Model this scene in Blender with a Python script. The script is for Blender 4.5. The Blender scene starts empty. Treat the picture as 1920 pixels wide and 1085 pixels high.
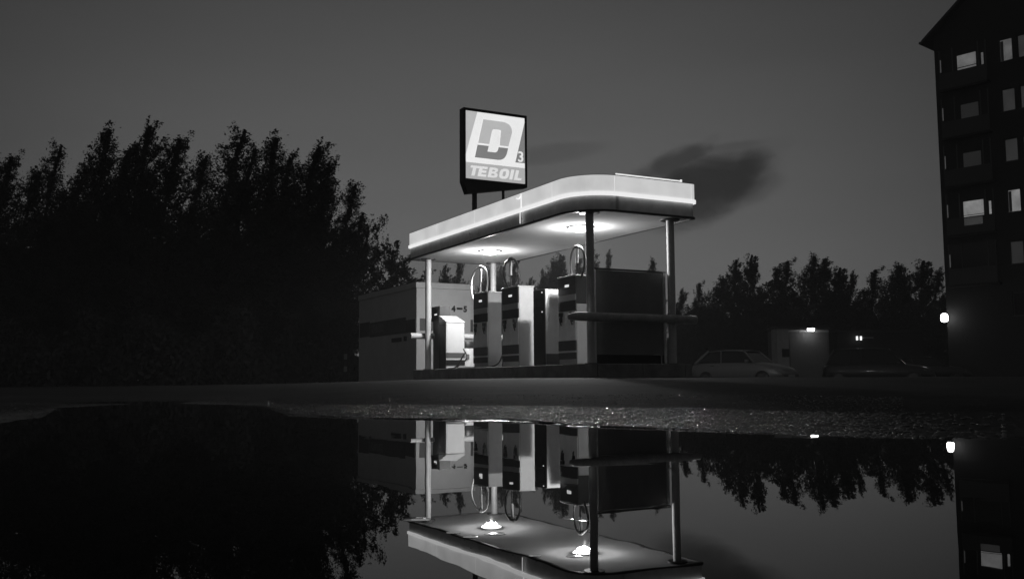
import bpy, bmesh, math, random
import numpy as np
from mathutils import Vector, Matrix

# ------------------------------------------------------------------ camera, sky, exposure
S = bpy.context.scene
COL = S.collection
cam_d = bpy.data.cameras.new('camera'); cam = bpy.data.objects.new('camera', cam_d); COL.objects.link(cam)
cam_d.sensor_width = 36.0; cam_d.lens = 1824.0 / 1920.0 * 36.0
cam_d.clip_start = 0.02; cam_d.clip_end = 3000
cam.matrix_world = Matrix.Translation((0, 0, 0.14)) @ Matrix.Rotation(math.pi/2 + 0.0946, 4, 'X') @ Matrix.Rotation(-0.0062, 4, 'Z')
S.camera = cam
S.render.engine = 'CYCLES'
S.view_settings.view_transform = 'Standard'; S.view_settings.look = 'None'
S.view_settings.exposure = 0.0; S.view_settings.gamma = 1.0; S.view_settings.use_curve_mapping = False
S.cycles.use_denoising = True
S.cycles.max_bounces = 6; S.cycles.diffuse_bounces = 3; S.cycles.glossy_bounces = 4; S.cycles.transmission_bounces = 4
S.cycles.sample_clamp_indirect = 2.0; S.cycles.caustics_reflective = False; S.cycles.caustics_refractive = False

W = bpy.data.worlds.new('World'); S.world = W; W.use_nodes = True
nt = W.node_tree; nt.nodes.clear()
def N(t, **kw):
    n = nt.nodes.new(t)
    for k, v in kw.items():
        if k in ('operation', 'noise_dimensions', 'interpolation_type', 'data_type', 'blend_type', 'vector_type', 'sky_type', 'sun_disc'):
            setattr(n, k, v)
        else: n.inputs[int(k[1:]) if k[0] == 'i' and k[1:].isdigit() else k].default_value = v
    return n
def L(a, b): nt.links.new(a, b)
def M(op, a, b=None, c=None):
    n = nt.nodes.new('ShaderNodeMath'); n.operation = op
    for i, x in enumerate((a, b, c)):
        if x is None: continue
        if isinstance(x, (int, float)): n.inputs[i].default_value = x
        else: L(x, n.inputs[i])
    return n.outputs[0]
def dotv(vec, d):
    n = nt.nodes.new('ShaderNodeVectorMath'); n.operation = 'DOT_PRODUCT'; L(vec, n.inputs[0]); n.inputs[1].default_value = d
    return n.outputs['Value']
def smooth(x, a, b, lo=0.0, hi=1.0):
    n = nt.nodes.new('ShaderNodeMapRange'); n.interpolation_type = 'SMOOTHSTEP'
    L(x, n.inputs[0]); n.inputs[1].default_value = a; n.inputs[2].default_value = b
    n.inputs[3].default_value = lo; n.inputs[4].default_value = hi
    return n.outputs[0]
tc = nt.nodes.new('ShaderNodeTexCoord'); D = tc.outputs['Generated']
# dusk sky after sunset: glow low over the north-west (ahead, a little right), darker overhead and away from it
glow_az = math.radians(-3)
gl = dotv(D, (math.sin(glow_az), math.cos(glow_az), 0.0))
zz = dotv(D, (0, 0, 1))
horiz = smooth(M('ABSOLUTE', M('SUBTRACT', zz, 0.10)), 0.0, 0.52, 1.0, 0.0)
azg = smooth(gl, 0.80, 1.0, 0.0, 1.0)
base = M('ADD', 0.033, M('MULTIPLY', horiz, M('ADD', 0.010, M('MULTIPLY', azg, 0.092))))
# a physical sky, taken to grey, adds its own faint gradient
sky = nt.nodes.new('ShaderNodeTexSky'); sky.sky_type = 'NISHITA'; sky.sun_disc = False
sky.sun_elevation = math.radians(-4.0); sky.sun_rotation = glow_az
bw = nt.nodes.new('ShaderNodeRGBToBW'); L(sky.outputs[0], bw.inputs[0])
base = M('ADD', base, M('MINIMUM', M('MULTIPLY', bw.outputs[0], 0.1), 0.01))
# clouds: tangent-plane coordinates round the cloud bank
cdir = Vector((0.165, 1, 0.205)).normalized(); cr = Vector((1, -0.165, 0)).normalized(); cu = cr.cross(cdir).normalized()
X = dotv(D, cr); Y = dotv(D, cu); Zc = dotv(D, cdir)
cmb = nt.nodes.new('ShaderNodeCombineXYZ'); L(X, cmb.inputs[0]); L(Y, cmb.inputs[1])
mp = nt.nodes.new('ShaderNodeMapping'); L(cmb.outputs[0], mp.inputs[0]); mp.inputs['Rotation'].default_value = (0, 0, math.radians(-24)); mp.inputs['Scale'].default_value = (13, 24, 1)
n1 = nt.nodes.new('ShaderNodeTexNoise'); n1.noise_dimensions = '2D'; L(mp.outputs[0], n1.inputs['Vector']); n1.inputs['Scale'].default_value = 1.0; n1.inputs['Detail'].default_value = 5; n1.inputs['Roughness'].default_value = 0.55; n1.inputs['Distortion'].default_value = 0.5
mp2 = nt.nodes.new('ShaderNodeMapping'); L(cmb.outputs[0], mp2.inputs[0]); mp2.inputs['Scale'].default_value = (30, 60, 1); mp2.inputs['Rotation'].default_value = (0, 0, math.radians(-30))
n2 = nt.nodes.new('ShaderNodeTexNoise'); n2.noise_dimensions = '2D'; L(mp2.outputs[0], n2.inputs['Vector']); n2.inputs['Scale'].default_value = 1.0; n2.inputs['Detail'].default_value = 4
def blob(x0, y0, rx, ry, ang, soft=1.0, rag=0.9):
    ca, sa = math.cos(ang), math.sin(ang)
    dx = M('SUBTRACT', X, x0); dy = M('SUBTRACT', Y, y0)
    a = M('DIVIDE', M('ADD', M('MULTIPLY', dx, ca), M('MULTIPLY', dy, sa)), rx)
    b = M('DIVIDE', M('SUBTRACT', M('MULTIPLY', dy, ca), M('MULTIPLY', dx, sa)), ry)
    r2 = M('ADD', M('MULTIPLY', a, a), M('MULTIPLY', b, b))
    r2 = M('ADD', r2, M('MULTIPLY', M('SUBTRACT', n1.outputs[0], 0.5), 3.0*rag))
    r2 = M('ADD', r2, M('MULTIPLY', M('SUBTRACT', n2.outputs[0], 0.5), 0.8*rag))
    return smooth(r2, 0.1, 1.5*soft, 1.0, 0.0)
# pixel scale: 1/1824 rad per photo pixel
px = 1/1824.0
c = M('MULTIPLY', blob(66*px, -6*px, 108*px, 46*px, 0.15, 1.5, 0.6), 0.93)
c = M('MAXIMUM', c, M('MULTIPLY', blob(120*px, -2*px, 66*px, 34*px, 0.75, 1.5, 0.6), 0.93))
c = M('MAXIMUM', c, M('MULTIPLY', blob(60*px, -34*px, 84*px, 34*px, 0.35, 1.6, 0.7), 0.85))
c = M('MAXIMUM', c, M('MULTIPLY', blob(-10*px, 28*px, 105*px, 20*px, 0.42, 1.3), 0.70))
c = M('MAXIMUM', c, M('MULTIPLY', blob(90*px, 60*px, 80*px, 9*px, 0.05, 1.4), 0.30))
c = M('MAXIMUM', c, M('MULTIPLY', blob(-220*px, 62*px, 90*px, 14*px, 0.10, 1.8), 0.24))
c = M('MAXIMUM', c, M('MULTIPLY', blob(30*px, 4*px, 150*px, 26*px, 0.30, 1.5), 0.25))
c = M('MULTIPLY', c, smooth(Zc, 0.5, 0.9))
skyv = M('MULTIPLY', base, M('SUBTRACT', 1.0, M('MULTIPLY', c, 0.80)))
# thin uneven veil over the whole sky
mp3 = nt.nodes.new('ShaderNodeMapping'); L(D, mp3.inputs[0]); mp3.inputs['Scale'].default_value = (3, 3, 14)
n3 = nt.nodes.new('ShaderNodeTexNoise'); L(mp3.outputs[0], n3.inputs['Vector']); n3.inputs['Scale'].default_value = 1.3; n3.inputs['Detail'].default_value = 4
skyv = M('MULTIPLY', skyv, M('ADD', 0.93, M('MULTIPLY', n3.outputs[0], 0.14)))
bg = nt.nodes.new('ShaderNodeBackground'); L(skyv, bg.inputs['Color']); bg.inputs['Strength'].default_value = 1.0
wo = nt.nodes.new('ShaderNodeOutputWorld'); L(bg.outputs[0], wo.inputs[0])

# ------------------------------------------------------------------ materials
MATS = {}
def mat(name, v=0.3, rough=0.6, metal=0.0, noise=0.0, nscale=8.0, bump=0.0, bscale=60.0, emit=None, coat=0.0, spec=0.5, stretch=(1, 1, 1), rvar=0.0):
    if name in MATS: return MATS[name]
    m = bpy.data.materials.new(name); m.use_nodes = True; t = m.node_tree
    p = t.nodes['Principled BSDF']
    p.inputs['Base Color'].default_value = (v, v, v, 1); p.inputs['Roughness'].default_value = rough; p.inputs['Metallic'].default_value = metal
    p.inputs['Specular IOR Level'].default_value = spec
    if coat: p.inputs['Coat Weight'].default_value = coat; p.inputs['Coat Roughness'].default_value = 0.05
    tcn = t.nodes.new('ShaderNodeTexCoord'); mpn = t.nodes.new('ShaderNodeMapping'); t.links.new(tcn.outputs['Object'], mpn.inputs[0]); mpn.inputs['Scale'].default_value = stretch
    if noise or rvar or emit is not None:
        n = t.nodes.new('ShaderNodeTexNoise'); t.links.new(mpn.outputs[0], n.inputs['Vector']); n.inputs['Scale'].default_value = nscale; n.inputs['Detail'].default_value = 6; n.inputs['Roughness'].default_value = 0.6
    if noise:
        r = t.nodes.new('ShaderNodeMapRange'); t.links.new(n.outputs[0], r.inputs[0]); r.inputs[1].default_value = 0.3; r.inputs[2].default_value = 0.7
        r.inputs[3].default_value = max(0.0, v*(1-noise)); r.inputs[4].default_value = v*(1+noise)
        t.links.new(r.outputs[0], p.inputs['Base Color'])
    if rvar:
        r = t.nodes.new('ShaderNodeMapRange'); t.links.new(n.outputs[0], r.inputs[0]); r.inputs[1].default_value = 0.35; r.inputs[2].default_value = 0.65
        r.inputs[3].default_value = max(0.02, rough-rvar); r.inputs[4].default_value = min(1, rough+rvar)
        t.links.new(r.outputs[0], p.inputs['Roughness'])
    if bump:
        n2 = t.nodes.new('ShaderNodeTexNoise'); t.links.new(tcn.outputs['Object'], n2.inputs['Vector']); n2.inputs['Scale'].default_value = bscale; n2.inputs['Detail'].default_value = 4
        b = t.nodes.new('ShaderNodeBump'); t.links.new(n2.outputs[0], b.inputs['Height']); b.inputs['Strength'].default_value = 1.0; b.inputs['Distance'].default_value = bump
        t.links.new(b.outputs[0], p.inputs['Normal'])
    if emit is not None:
        e, var = emit if isinstance(emit, tuple) else (emit, 0)
        p.inputs['Emission Color'].default_value = (1, 1, 1, 1); p.inputs['Emission Strength'].default_value = e
        if var:
            r = t.nodes.new('ShaderNodeMapRange'); t.links.new(n.outputs[0], r.inputs[0]); r.inputs[1].default_value = 0.3; r.inputs[2].default_value = 0.7
            r.inputs[3].default_value = e*(1-var); r.inputs[4].default_value = e*(1+var)
            t.links.new(r.outputs[0], p.inputs['Emission Strength'])
    MATS[name] = m
    return m

# ------------------------------------------------------------------ mesh helpers
class MB:
    def __init__(s): s.v = []; s.f = []; s.sm = []
    def add(s, vs, fs, smooth=False):
        o = len(s.v); s.v += [tuple(p) for p in vs]; s.f += [tuple(i+o for i in f) for f in fs]; s.sm += [smooth]*len(fs); return s
    def box(s, x0, x1, y0, y1, z0, z1):
        vs = [(x, y, z) for z in (z0, z1) for y in (y0, y1) for x in (x0, x1)]
        return s.add(vs, [(0, 2, 3, 1), (4, 5, 7, 6), (0, 1, 5, 4), (2, 6, 7, 3), (0, 4, 6, 2), (1, 3, 7, 5)])
    def hexa(s, p8):   # bottom 4 (ccw), top 4 (ccw)
        return s.add(p8, [(3, 2, 1, 0), (4, 5, 6, 7), (0, 1, 5, 4), (1, 2, 6, 5), (2, 3, 7, 6), (3, 0, 4, 7)])
    def prism(s, poly, a, b, axis='z'):
        def P(p, h): return {'z': (p[0], p[1], h), 'y': (p[0], h, p[1]), 'x': (h, p[0], p[1])}[axis]
        n = len(poly); vs = [P(p, a) for p in poly] + [P(p, b) for p in poly]
        return s.add(vs, [tuple(range(n))[::-1], tuple(range(n, 2*n))] + [(i, (i+1) % n, n+(i+1) % n, n+i) for i in range(n)])
    def tube(s, pts, r, seg=10, closed=False, cap=True):
        pts = [Vector(p) for p in pts]; n = len(pts); rr = r if isinstance(r, (list, tuple)) else [r]*n
        rings = []; up = Vector((0, 0, 1))
        d0 = (pts[1]-pts[0]).normalized(); a = up if abs(d0.dot(up)) < 0.9 else Vector((1, 0, 0))
        nx = d0.cross(a).normalized()
        for i in range(n):
            d = ((pts[min(i+1, n-1)]-pts[max(i-1, 0)])).normalized()
            nx = (nx - d*nx.dot(d)).normalized(); ny = d.cross(nx)
            rings.append([pts[i] + (nx*math.cos(2*math.pi*k/seg) + ny*math.sin(2*math.pi*k/seg))*rr[i] for k in range(seg)])
        vs = [p for R in rings for p in R]; fs = []
        for i in range(n-1):
            for k in range(seg): fs.append((i*seg+k, i*seg+(k+1) % seg, (i+1)*seg+(k+1) % seg, (i+1)*seg+k))
        s.add(vs, fs, True)
        if cap:
            s.add(rings[0], [tuple(range(seg))[::-1]]); s.add(rings[-1], [tuple(range(seg))])
        return s
    def lathe(s, prof, c=(0, 0), seg=24, sx=1, sy=1):
        vs = [(c[0]+r*sx*math.cos(2*math.pi*k/seg), c[1]+r*sy*math.sin(2*math.pi*k/seg), z) for r, z in prof for k in range(seg)]
        fs = [(i*seg+k, i*seg+(k+1) % seg, (i+1)*seg+(k+1) % seg, (i+1)*seg+k) for i in range(len(prof)-1) for k in range(seg)]
        s.add(vs, fs, True)
        s.add([vs[k] for k in range(seg)], [tuple(range(seg))[::-1]]); s.add(vs[-seg:], [tuple(range(seg))])
        return s
    def build(s, name, m, parent=None, bevel=0, kind=None, label=None, fix=True):
        me = bpy.data.meshes.new(name); me.from_pydata(s.v, [], s.f)
        me.polygons.foreach_set('use_smooth', s.sm)
        if fix:
            bm = bmesh.new(); bm.from_mesh(me); bmesh.ops.recalc_face_normals(bm, faces=bm.faces); bm.to_mesh(me); bm.free()
        me.materials.append(m)
        o = bpy.data.objects.new(name, me); COL.objects.link(o)
        if parent: o.parent = parent
        if bevel:
            b = o.modifiers.new('b', 'BEVEL'); b.width = bevel; b.segments = 2; b.limit_method = 'ANGLE'; b.angle_limit = 0.9
        if kind: o['kind'] = kind
        if label: o['label'] = label
        return o
def thing(name, label, cat, loc=(0, 0, 0), rz=0, group=None):
    o = bpy.data.objects.new(name, None); COL.objects.link(o); o.empty_display_size = 0.2
    o.location = loc; o.rotation_euler = (0, 0, rz); o['label'] = label; o['category'] = cat
    if group: o['group'] = group
    return o
def tag(o, label, cat, group=None):
    o['label'] = label; o['category'] = cat
    if group: o['group'] = group
    return o
def copy_thing(r, loc=None, rz=None, label=None, group=None, scale=None):
    def cp(o, par):
        c = o.copy(); COL.objects.link(c); c.parent = par
        for ch in [x for x in list(o.children)]: cp(ch, c)
        return c
    c = cp(r, None)
    if loc is not None: c.location = loc
    if rz is not None: c.rotation_euler = (0, 0, rz)
    if scale is not None: c.scale = scale
    if label: c['label'] = label
    if group: c['group'] = group
    return c
def poly_curve(polys, name, m, parent, extrude=0.0, matrix=None):
    """flat shapes with holes, as a real mesh"""
    cu = bpy.data.curves.new(name, 'CURVE'); cu.dimensions = '2D'; cu.fill_mode = 'BOTH'; cu.extrude = extrude
    for pl in polys:
        sp = cu.splines.new('POLY'); sp.points.add(len(pl)-1); sp.use_cyclic_u = True
        for q, p in zip(sp.points, pl): q.co = (p[0], p[1], 0, 1)
    return curve_to_mesh(cu, name, m, parent, matrix)
def curve_to_mesh(cu, name, m, parent, matrix):
    tmp = bpy.data.objects.new('tmp', cu); COL.objects.link(tmp)
    dg = bpy.context.evaluated_depsgraph_get(); dg.update()
    me = bpy.data.meshes.new_from_object(tmp.evaluated_get(dg)); me.name = name
    bpy.data.objects.remove(tmp)
    me.materials.clear(); me.materials.append(m)
    if matrix is not None: me.transform(matrix)
    o = bpy.data.objects.new(name, me); COL.objects.link(o); o.parent = parent
    return o
def text_mesh(s, size, name, m, parent, matrix, extrude=0.004, offset=0.0, shear=0.0):
    cu = bpy.data.curves.new(name, 'FONT'); cu.body = s; cu.size = size; cu.extrude = extrude; cu.offset = offset; cu.shear = shear
    return curve_to_mesh(cu, name, m, parent, matrix)

# station frame: u along the short side, v along the long side
ANG = 0.4891; OX, OY = 1.338, 18.43
US = Vector((math.cos(ANG), math.sin(ANG))); VS = Vector((-US.y, US.x))
def st(u, v, z=0.0): return (OX+u*US.x+v*VS.x, OY+u*US.y+v*VS.y, z)
def station_thing(name, label, cat, u, v, z, group=None): return thing(name, label, cat, st(u, v, z), ANG, group)
def pxx(px_, d): return (px_-960)/1824.0*d   # where a bearing seen in the photo lies at distance d

# ------------------------------------------------------------------ ground
SH = [(-2.0, 3.2), (-0.80, 3.3), (-0.5229, 3.67), (-0.4824, 4.38), (-0.4636, 5.48), (-0.3983, 6.31), (-0.3439, 6.79), (-0.2512, 5.93), (-0.2293, 4.45), (-0.164, 4.0), (-0.0878, 3.78), (-0.0008, 3.62), (0.0752, 3.14), (0.173, 2.89), (0.2381, 2.69), (0.2923, 2.6), (0.3682, 2.43), (0.4441, 2.38), (0.5199, 2.27), (0.8, 2.1), (2.0, 2.0)]
SHX = np.array([a for a, b in SH]); SHY = np.array([b for a, b in SH])
_rng = np.random.RandomState(7)
_perm = _rng.rand(256, 256)
def vnoise(x, y):
    xi = np.floor(x).astype(int); yi = np.floor(y).astype(int); fx = x-xi; fy = y-yi
    fx = fx*fx*(3-2*fx); fy = fy*fy*(3-2*fy)
    g = lambda a, b: _perm[a % 256, b % 256]
    return (g(xi, yi)*(1-fx)+g(xi+1, yi)*fx)*(1-fy)+(g(xi, yi+1)*(1-fx)+g(xi+1, yi+1)*fx)*fy - 0.5
def ground_z(x, y, fine=True):
    x = np.asarray(x, float); y = np.asarray(y, float)
    yy = np.maximum(y, 0.5)
    k = np.clip(x/yy, -2, 2)
    ys = np.interp(k, SHX, SHY)
    t = np.where(y > 0.3, y-ys, -1.0)
    behind = y <= 0.3
    r = np.hypot(x, y)
    t = np.where(behind, r-3.4, t)
    side = np.abs(x)-8.0                       # the puddle ends off to the sides too
    t = np.where((np.abs(x) > 7.0) & (y < 4.5), np.maximum(t, (np.abs(x)-7.0)*1.2), t)
    Lf = np.interp(k, [-0.6, -0.42, -0.25, -0.09, 0.0, 0.2, 0.35, 0.6], [0.055, 0.075, 0.12, 0.195, 0.21, 0.205, 0.19, 0.17])
    s = np.clip(t/16.0, 0, 1)
    z = np.where(t > 0, Lf*(1-(1-s)**1.5), np.maximum(0.03*t, -0.035))
    # beyond the forecourt the yard falls away on the right and under the wood
    far = np.clip((y-27.0)/9.0, 0, 1); far = far*far*(3-2*far)
    z = z - np.where(k > 0.12, np.clip((k-0.12)/0.08, 0, 1), 0)*far*(Lf+0.10)
    # thin second puddle on the left
    d = np.exp(-((y-8.0)/0.55)**2)*np.clip((-k-0.32)/0.06, 0, 1)
    z = z - d*0.075*(1+0.8*vnoise(x*1.3, y*1.7))
    near = np.exp(-np.maximum(r-3.0, 0)/5.0)
    z = z + 0.010*vnoise(x*0.9+3, y*0.9)*np.clip(r/3, 0, 1) + 0.006*vnoise(x*2.7, y*2.7)
    if fine:
        z = z + near*(0.0045*vnoise(x*11, y*11)+0.0035*vnoise(x*34, y*34)+0.0035*vnoise(x*90, y*90)+0.0022*vnoise(x*190, y*190))
    return z
radii = np.concatenate([np.linspace(0.05, 1.9, 12), np.geomspace(2.0, 9.0, 330), np.geomspace(9.12, 40, 90)[0:], np.geomspace(43, 900, 24)])
th_f = np.linspace(-0.56, 0.56, 820); th_c = np.linspace(0.56, 2*math.pi-0.56, 72)[1:-1]
th = np.concatenate([th_f, th_c]); nt_ = len(th); nr = len(radii)
RR, TT = np.meshgrid(radii, th, indexing='ij')
gx = RR*np.sin(TT); gy = RR*np.cos(TT); gz = ground_z(gx, gy)
verts = np.stack([gx, gy, gz], -1).reshape(-1, 3)
i, j = np.meshgrid(np.arange(nr-1), np.arange(nt_), indexing='ij'); j2 = (j+1) % nt_
quads = np.stack([i*nt_+j, i*nt_+j2, (i+1)*nt_+j2, (i+1)*nt_+j], -1).reshape(-1, 4)
def np_mesh(name, V, F, m, smooth=False):
    me = bpy.data.meshes.new(name); n = F.shape[1]
    me.vertices.add(len(V)); me.vertices.foreach_set('co', np.ascontiguousarray(V, dtype=np.float32).ravel())
    me.loops.add(F.size); me.loops.foreach_set('vertex_index', np.ascontiguousarray(F, dtype=np.int32).ravel())
    me.polygons.add(len(F)); me.polygons.foreach_set('loop_start', np.arange(0, F.size, n, dtype=np.int32)); me.polygons.foreach_set('loop_total', np.full(len(F), n, dtype=np.int32))
    me.update(calc_edges=True)
    if smooth: me.polygons.foreach_set('use_smooth', np.ones(len(F), bool))
    me.materials.append(m)
    return me
def np_obj(name, V, F, m, smooth=False, parent=None, kind=None):
    o = bpy.data.objects.new(name, np_mesh(name, V, F, m, smooth)); COL.objects.link(o)
    if parent: o.parent = parent
    if kind: o['kind'] = kind
    return o
asphalt = mat('asphalt', 0.026, 0.8, noise=0.45, nscale=2.2, bump=0.002, bscale=140, rvar=0.12, spec=0.2)
g = np_obj('ground', verts, quads[:, ::-1], asphalt, True, kind='structure')
_k = np.clip(gx/np.maximum(gy, 0.5), -2, 2); _t = gy-np.interp(_k, SHX, SHY)
wetv = np.clip(1.0-(_t-0.15)/1.3, 0, 1)**1.3*np.interp(_k, [-0.2, 0.22, 0.36], [1.0, 1.0, 0.3]); wetv = np.maximum(wetv, 0.25*np.exp(-((gy-8.0)/1.6)**2)*np.clip((-_k-0.2)/0.1, 0, 1))
at_ = g.data.attributes.new('wetness', 'FLOAT', 'POINT'); at_.data.foreach_set('value', wetv.astype(np.float32).ravel())
_nt = asphalt.node_tree; _p = _nt.nodes['Principled BSDF']; _a = _nt.nodes.new('ShaderNodeAttribute'); _a.attribute_name = 'wetness'
_m = _nt.nodes.new('ShaderNodeMapRange'); _nt.links.new(_a.outputs['Fac'], _m.inputs[0]); _m.inputs[3].default_value = 0.78; _m.inputs[4].default_value = 0.20; _nt.links.new(_m.outputs[0], _p.inputs['Roughness'])
_m = _nt.nodes.new('ShaderNodeMapRange'); _nt.links.new(_a.outputs['Fac'], _m.inputs[0]); _m.inputs[3].default_value = 0.16; _m.inputs[4].default_value = 0.6; _nt.links.new(_m.outputs[0], _p.inputs['Specular IOR Level']); g['label'] = 'wet dark asphalt yard around the puddle'

# puddle water
wm = bpy.data.materials.new('puddle_water'); wm.use_nodes = True; t = wm.node_tree; p = t.nodes['Principled BSDF']
p.inputs['Base Color'].default_value = (0.006, 0.006, 0.006, 1); p.inputs['Roughness'].default_value = 0.008; p.inputs['IOR'].default_value = 1.38
tcn = t.nodes.new('ShaderNodeTexCoord')
def wnoise(sc, stretch, det):
    mpn = t.nodes.new('ShaderNodeMapping'); t.links.new(tcn.outputs['Object'], mpn.inputs[0]); mpn.inputs['Scale'].default_value = stretch
    n = t.nodes.new('ShaderNodeTexNoise'); t.links.new(mpn.outputs[0], n.inputs['Vector']); n.inputs['Scale'].default_value = sc; n.inputs['Detail'].default_value = det
    return n.outputs[0]
na = wnoise(3.2, (1, 0.9, 1), 1.0); nb = wnoise(16, (0.7, 1.2, 1), 1.0)
ad = t.nodes.new('ShaderNodeMath'); ad.operation = 'MULTIPLY_ADD'; t.links.new(nb, ad.inputs[0]); ad.inputs[1].default_value = 0.05; t.links.new(na, ad.inputs[2])
b = t.nodes.new('ShaderNodeBump'); t.links.new(ad.outputs[0], b.inputs['Height']); b.inputs['Strength'].default_value = 1.0; b.inputs['Distance'].default_value = 0.0005
t.links.new(b.outputs[0], p.inputs['Normal'])
k = 96; V = np.array([(0, 0, 0)]+[(9.3*math.cos(2*math.pi*a/k), 9.3*math.sin(2*math.pi*a/k), 0) for a in range(k)])
F = np.array([(0, 1+a, 1+(a+1) % k) for a in range(k)])
wat = np_obj('puddle_water', V, F, wm, False, kind='structure'); wat['label'] = 'still black puddle mirroring the filling station'

# wet gravel along the waterline
def ico():
    bm = bmesh.new(); bmesh.ops.create_icosphere(bm, subdivisions=1, radius=1.0)
    v = np.array([x.co[:] for x in bm.verts]); f = np.array([[x.index for x in q.verts] for q in bm.faces]); bm.free(); return v, f
IV, IF = ico()
def stones(n, seed, kfun, tfun, smin, smax):
    r = np.random.RandomState(seed)
    k = kfun(r, n); ys = np.interp(k, SHX, SHY); y = ys + tfun(r, n); x = k*y
    s = smin+(smax-smin)*r.rand(n)**2.2
    z = ground_z(x, y, False) + s*0.15
    jit = 1+0.35*(r.rand(n, len(IV), 3)-0.5)
    a = r.rand(n)*6.28; ca, sa = np.cos(a)[:, None], np.sin(a)[:, None]
    P = IV[None]*jit*np.stack([s, s*(0.6+0.4*r.rand(n)), s*(0.25+0.3*r.rand(n))], -1)[:, None, :]
    Q = P.copy(); Q[..., 0] = P[..., 0]*ca-P[..., 1]*sa; Q[..., 1] = P[..., 0]*sa+P[..., 1]*ca
    Q += np.stack([x, y, z], -1)[:, None, :]
    Fq = IF[None]+(np.arange(n)*len(IV))[:, None, None]
    return Q.reshape(-1, 3), Fq.reshape(-1, 3)
wetstone = mat('wet_gravel', 0.11, 0.19, noise=0.6, nscale=150, spec=0.9, coat=1.0)
V1, F1 = stones(36000, 3, lambda r, n: np.clip(r.normal(0.07, 0.14, n), -0.25, 0.50), lambda r, n: 1.25*r.rand(n)**1.5-0.05, 0.004, 0.0095)
V2, F2 = stones(7000, 4, lambda r, n: r.uniform(-0.55, 0.40, n), lambda r, n: r.rand(n)*3.0, 0.003, 0.006)
gr = np_obj('gravel', np.concatenate([V1, V2]), np.concatenate([F1, F2+len(V1)]), wetstone, False, kind='stuff')
gr['label'] = 'wet gravel glittering along the far edge of the puddle'

# ------------------------------------------------------------------ materials of the station
white_paint = mat('white_paint', 0.62, 0.45, noise=0.06, nscale=3)
soffit_m = mat('soffit_paint', 0.64, 0.8, noise=0.06, nscale=1.2, spec=0.0)
col_m = mat('column_paint', 0.58, 0.45, noise=0.12, nscale=5, rvar=0.1)
fascia_m = mat('fascia_panel', 0.5, 0.35, emit=(0.56, 0.14), nscale=1.3)
strip_m = mat('fascia_strip', 0.7, 0.4, emit=0.86)
band_m = mat('fascia_band', 0.75, 0.4, noise=0.15, nscale=4)
edge_m = mat('drip_edge', 0.02, 0.5)
dark_m = mat('dark_metal', 0.025, 0.45, noise=0.2, nscale=12)
black_m = mat('black_plastic', 0.012, 0.35)
lens_m = mat('lamp_lens', 0.8, 0.4, emit=9.0)
pump_w = mat('pump_white', 0.55, 0.4, noise=0.07, nscale=6, rvar=0.08)
pump_g = mat('pump_grey', 0.20, 0.42, noise=0.10, nscale=6)
pump_s = mat('pump_stripe', 0.045, 0.4, noise=0.15, nscale=9)
glass_d = mat('dark_glass', 0.015, 0.08)
led_m = mat('display_light', 0.5, 0.4, emit=0.85)
conc_m = mat('kerb_concrete', 0.26, 0.75, noise=0.3, nscale=3.5, bump=0.006, bscale=35)
hose_m = mat('hose_black', 0.02, 0.4)
hose_w = mat('hose_pale', 0.5, 0.4)
rail_m = mat('rail_paint', 0.42, 0.75, noise=0.25, nscale=8, bump=0.003, bscale=25)

# ------------------------------------------------------------------ canopy
CW, CL = 2.793, 8.834
canopy = station_thing('station_canopy', 'long flat canopy with glowing fascia on four round columns', 'canopy', 0, 0, 0)
def rr_path(ins=0.0):
    """rounded rectangle, inset by ins; returns list of (u,v); starts at (u=0,v=CL) end, runs down long side"""
    rad = {'K': 0.85, 'R': 0.10, 'B': 0.75, 'L': 0.10}
    pts = []
    def arc(cx, cy, r, a0, n):
        for k in range(n+1):
            a = a0+math.pi/2*k/n; pts.append((cx+r*math.cos(a), cy+r*math.sin(a)))
    def rr(k): return max(rad[k]-ins, 0.02)
    x0, x1, y0, y1 = ins, CW-ins, ins, CL-ins
    r = rr('K'); arc(x0+r, y0+r, r, math.pi, 16)
    r = rr('R'); arc(x1-r, y0+r, r, 1.5*math.pi, 6)
    r = rr('B'); arc(x1-r, y1-r, r, 0, 14)
    r = rr('L'); arc(x0+r, y1-r, r, 0.5*math.pi, 6)
    return pts
def densify(pts, step=0.25):
    out = []
    n = len(pts)
    for i in range(n):
        a, b = Vector(pts[i]), Vector(pts[(i+1) % n]); m = max(1, int((b-a).length/step))
        for k in range(m): out.append(tuple(a+(b-a)*k/m))
    return out
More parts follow.
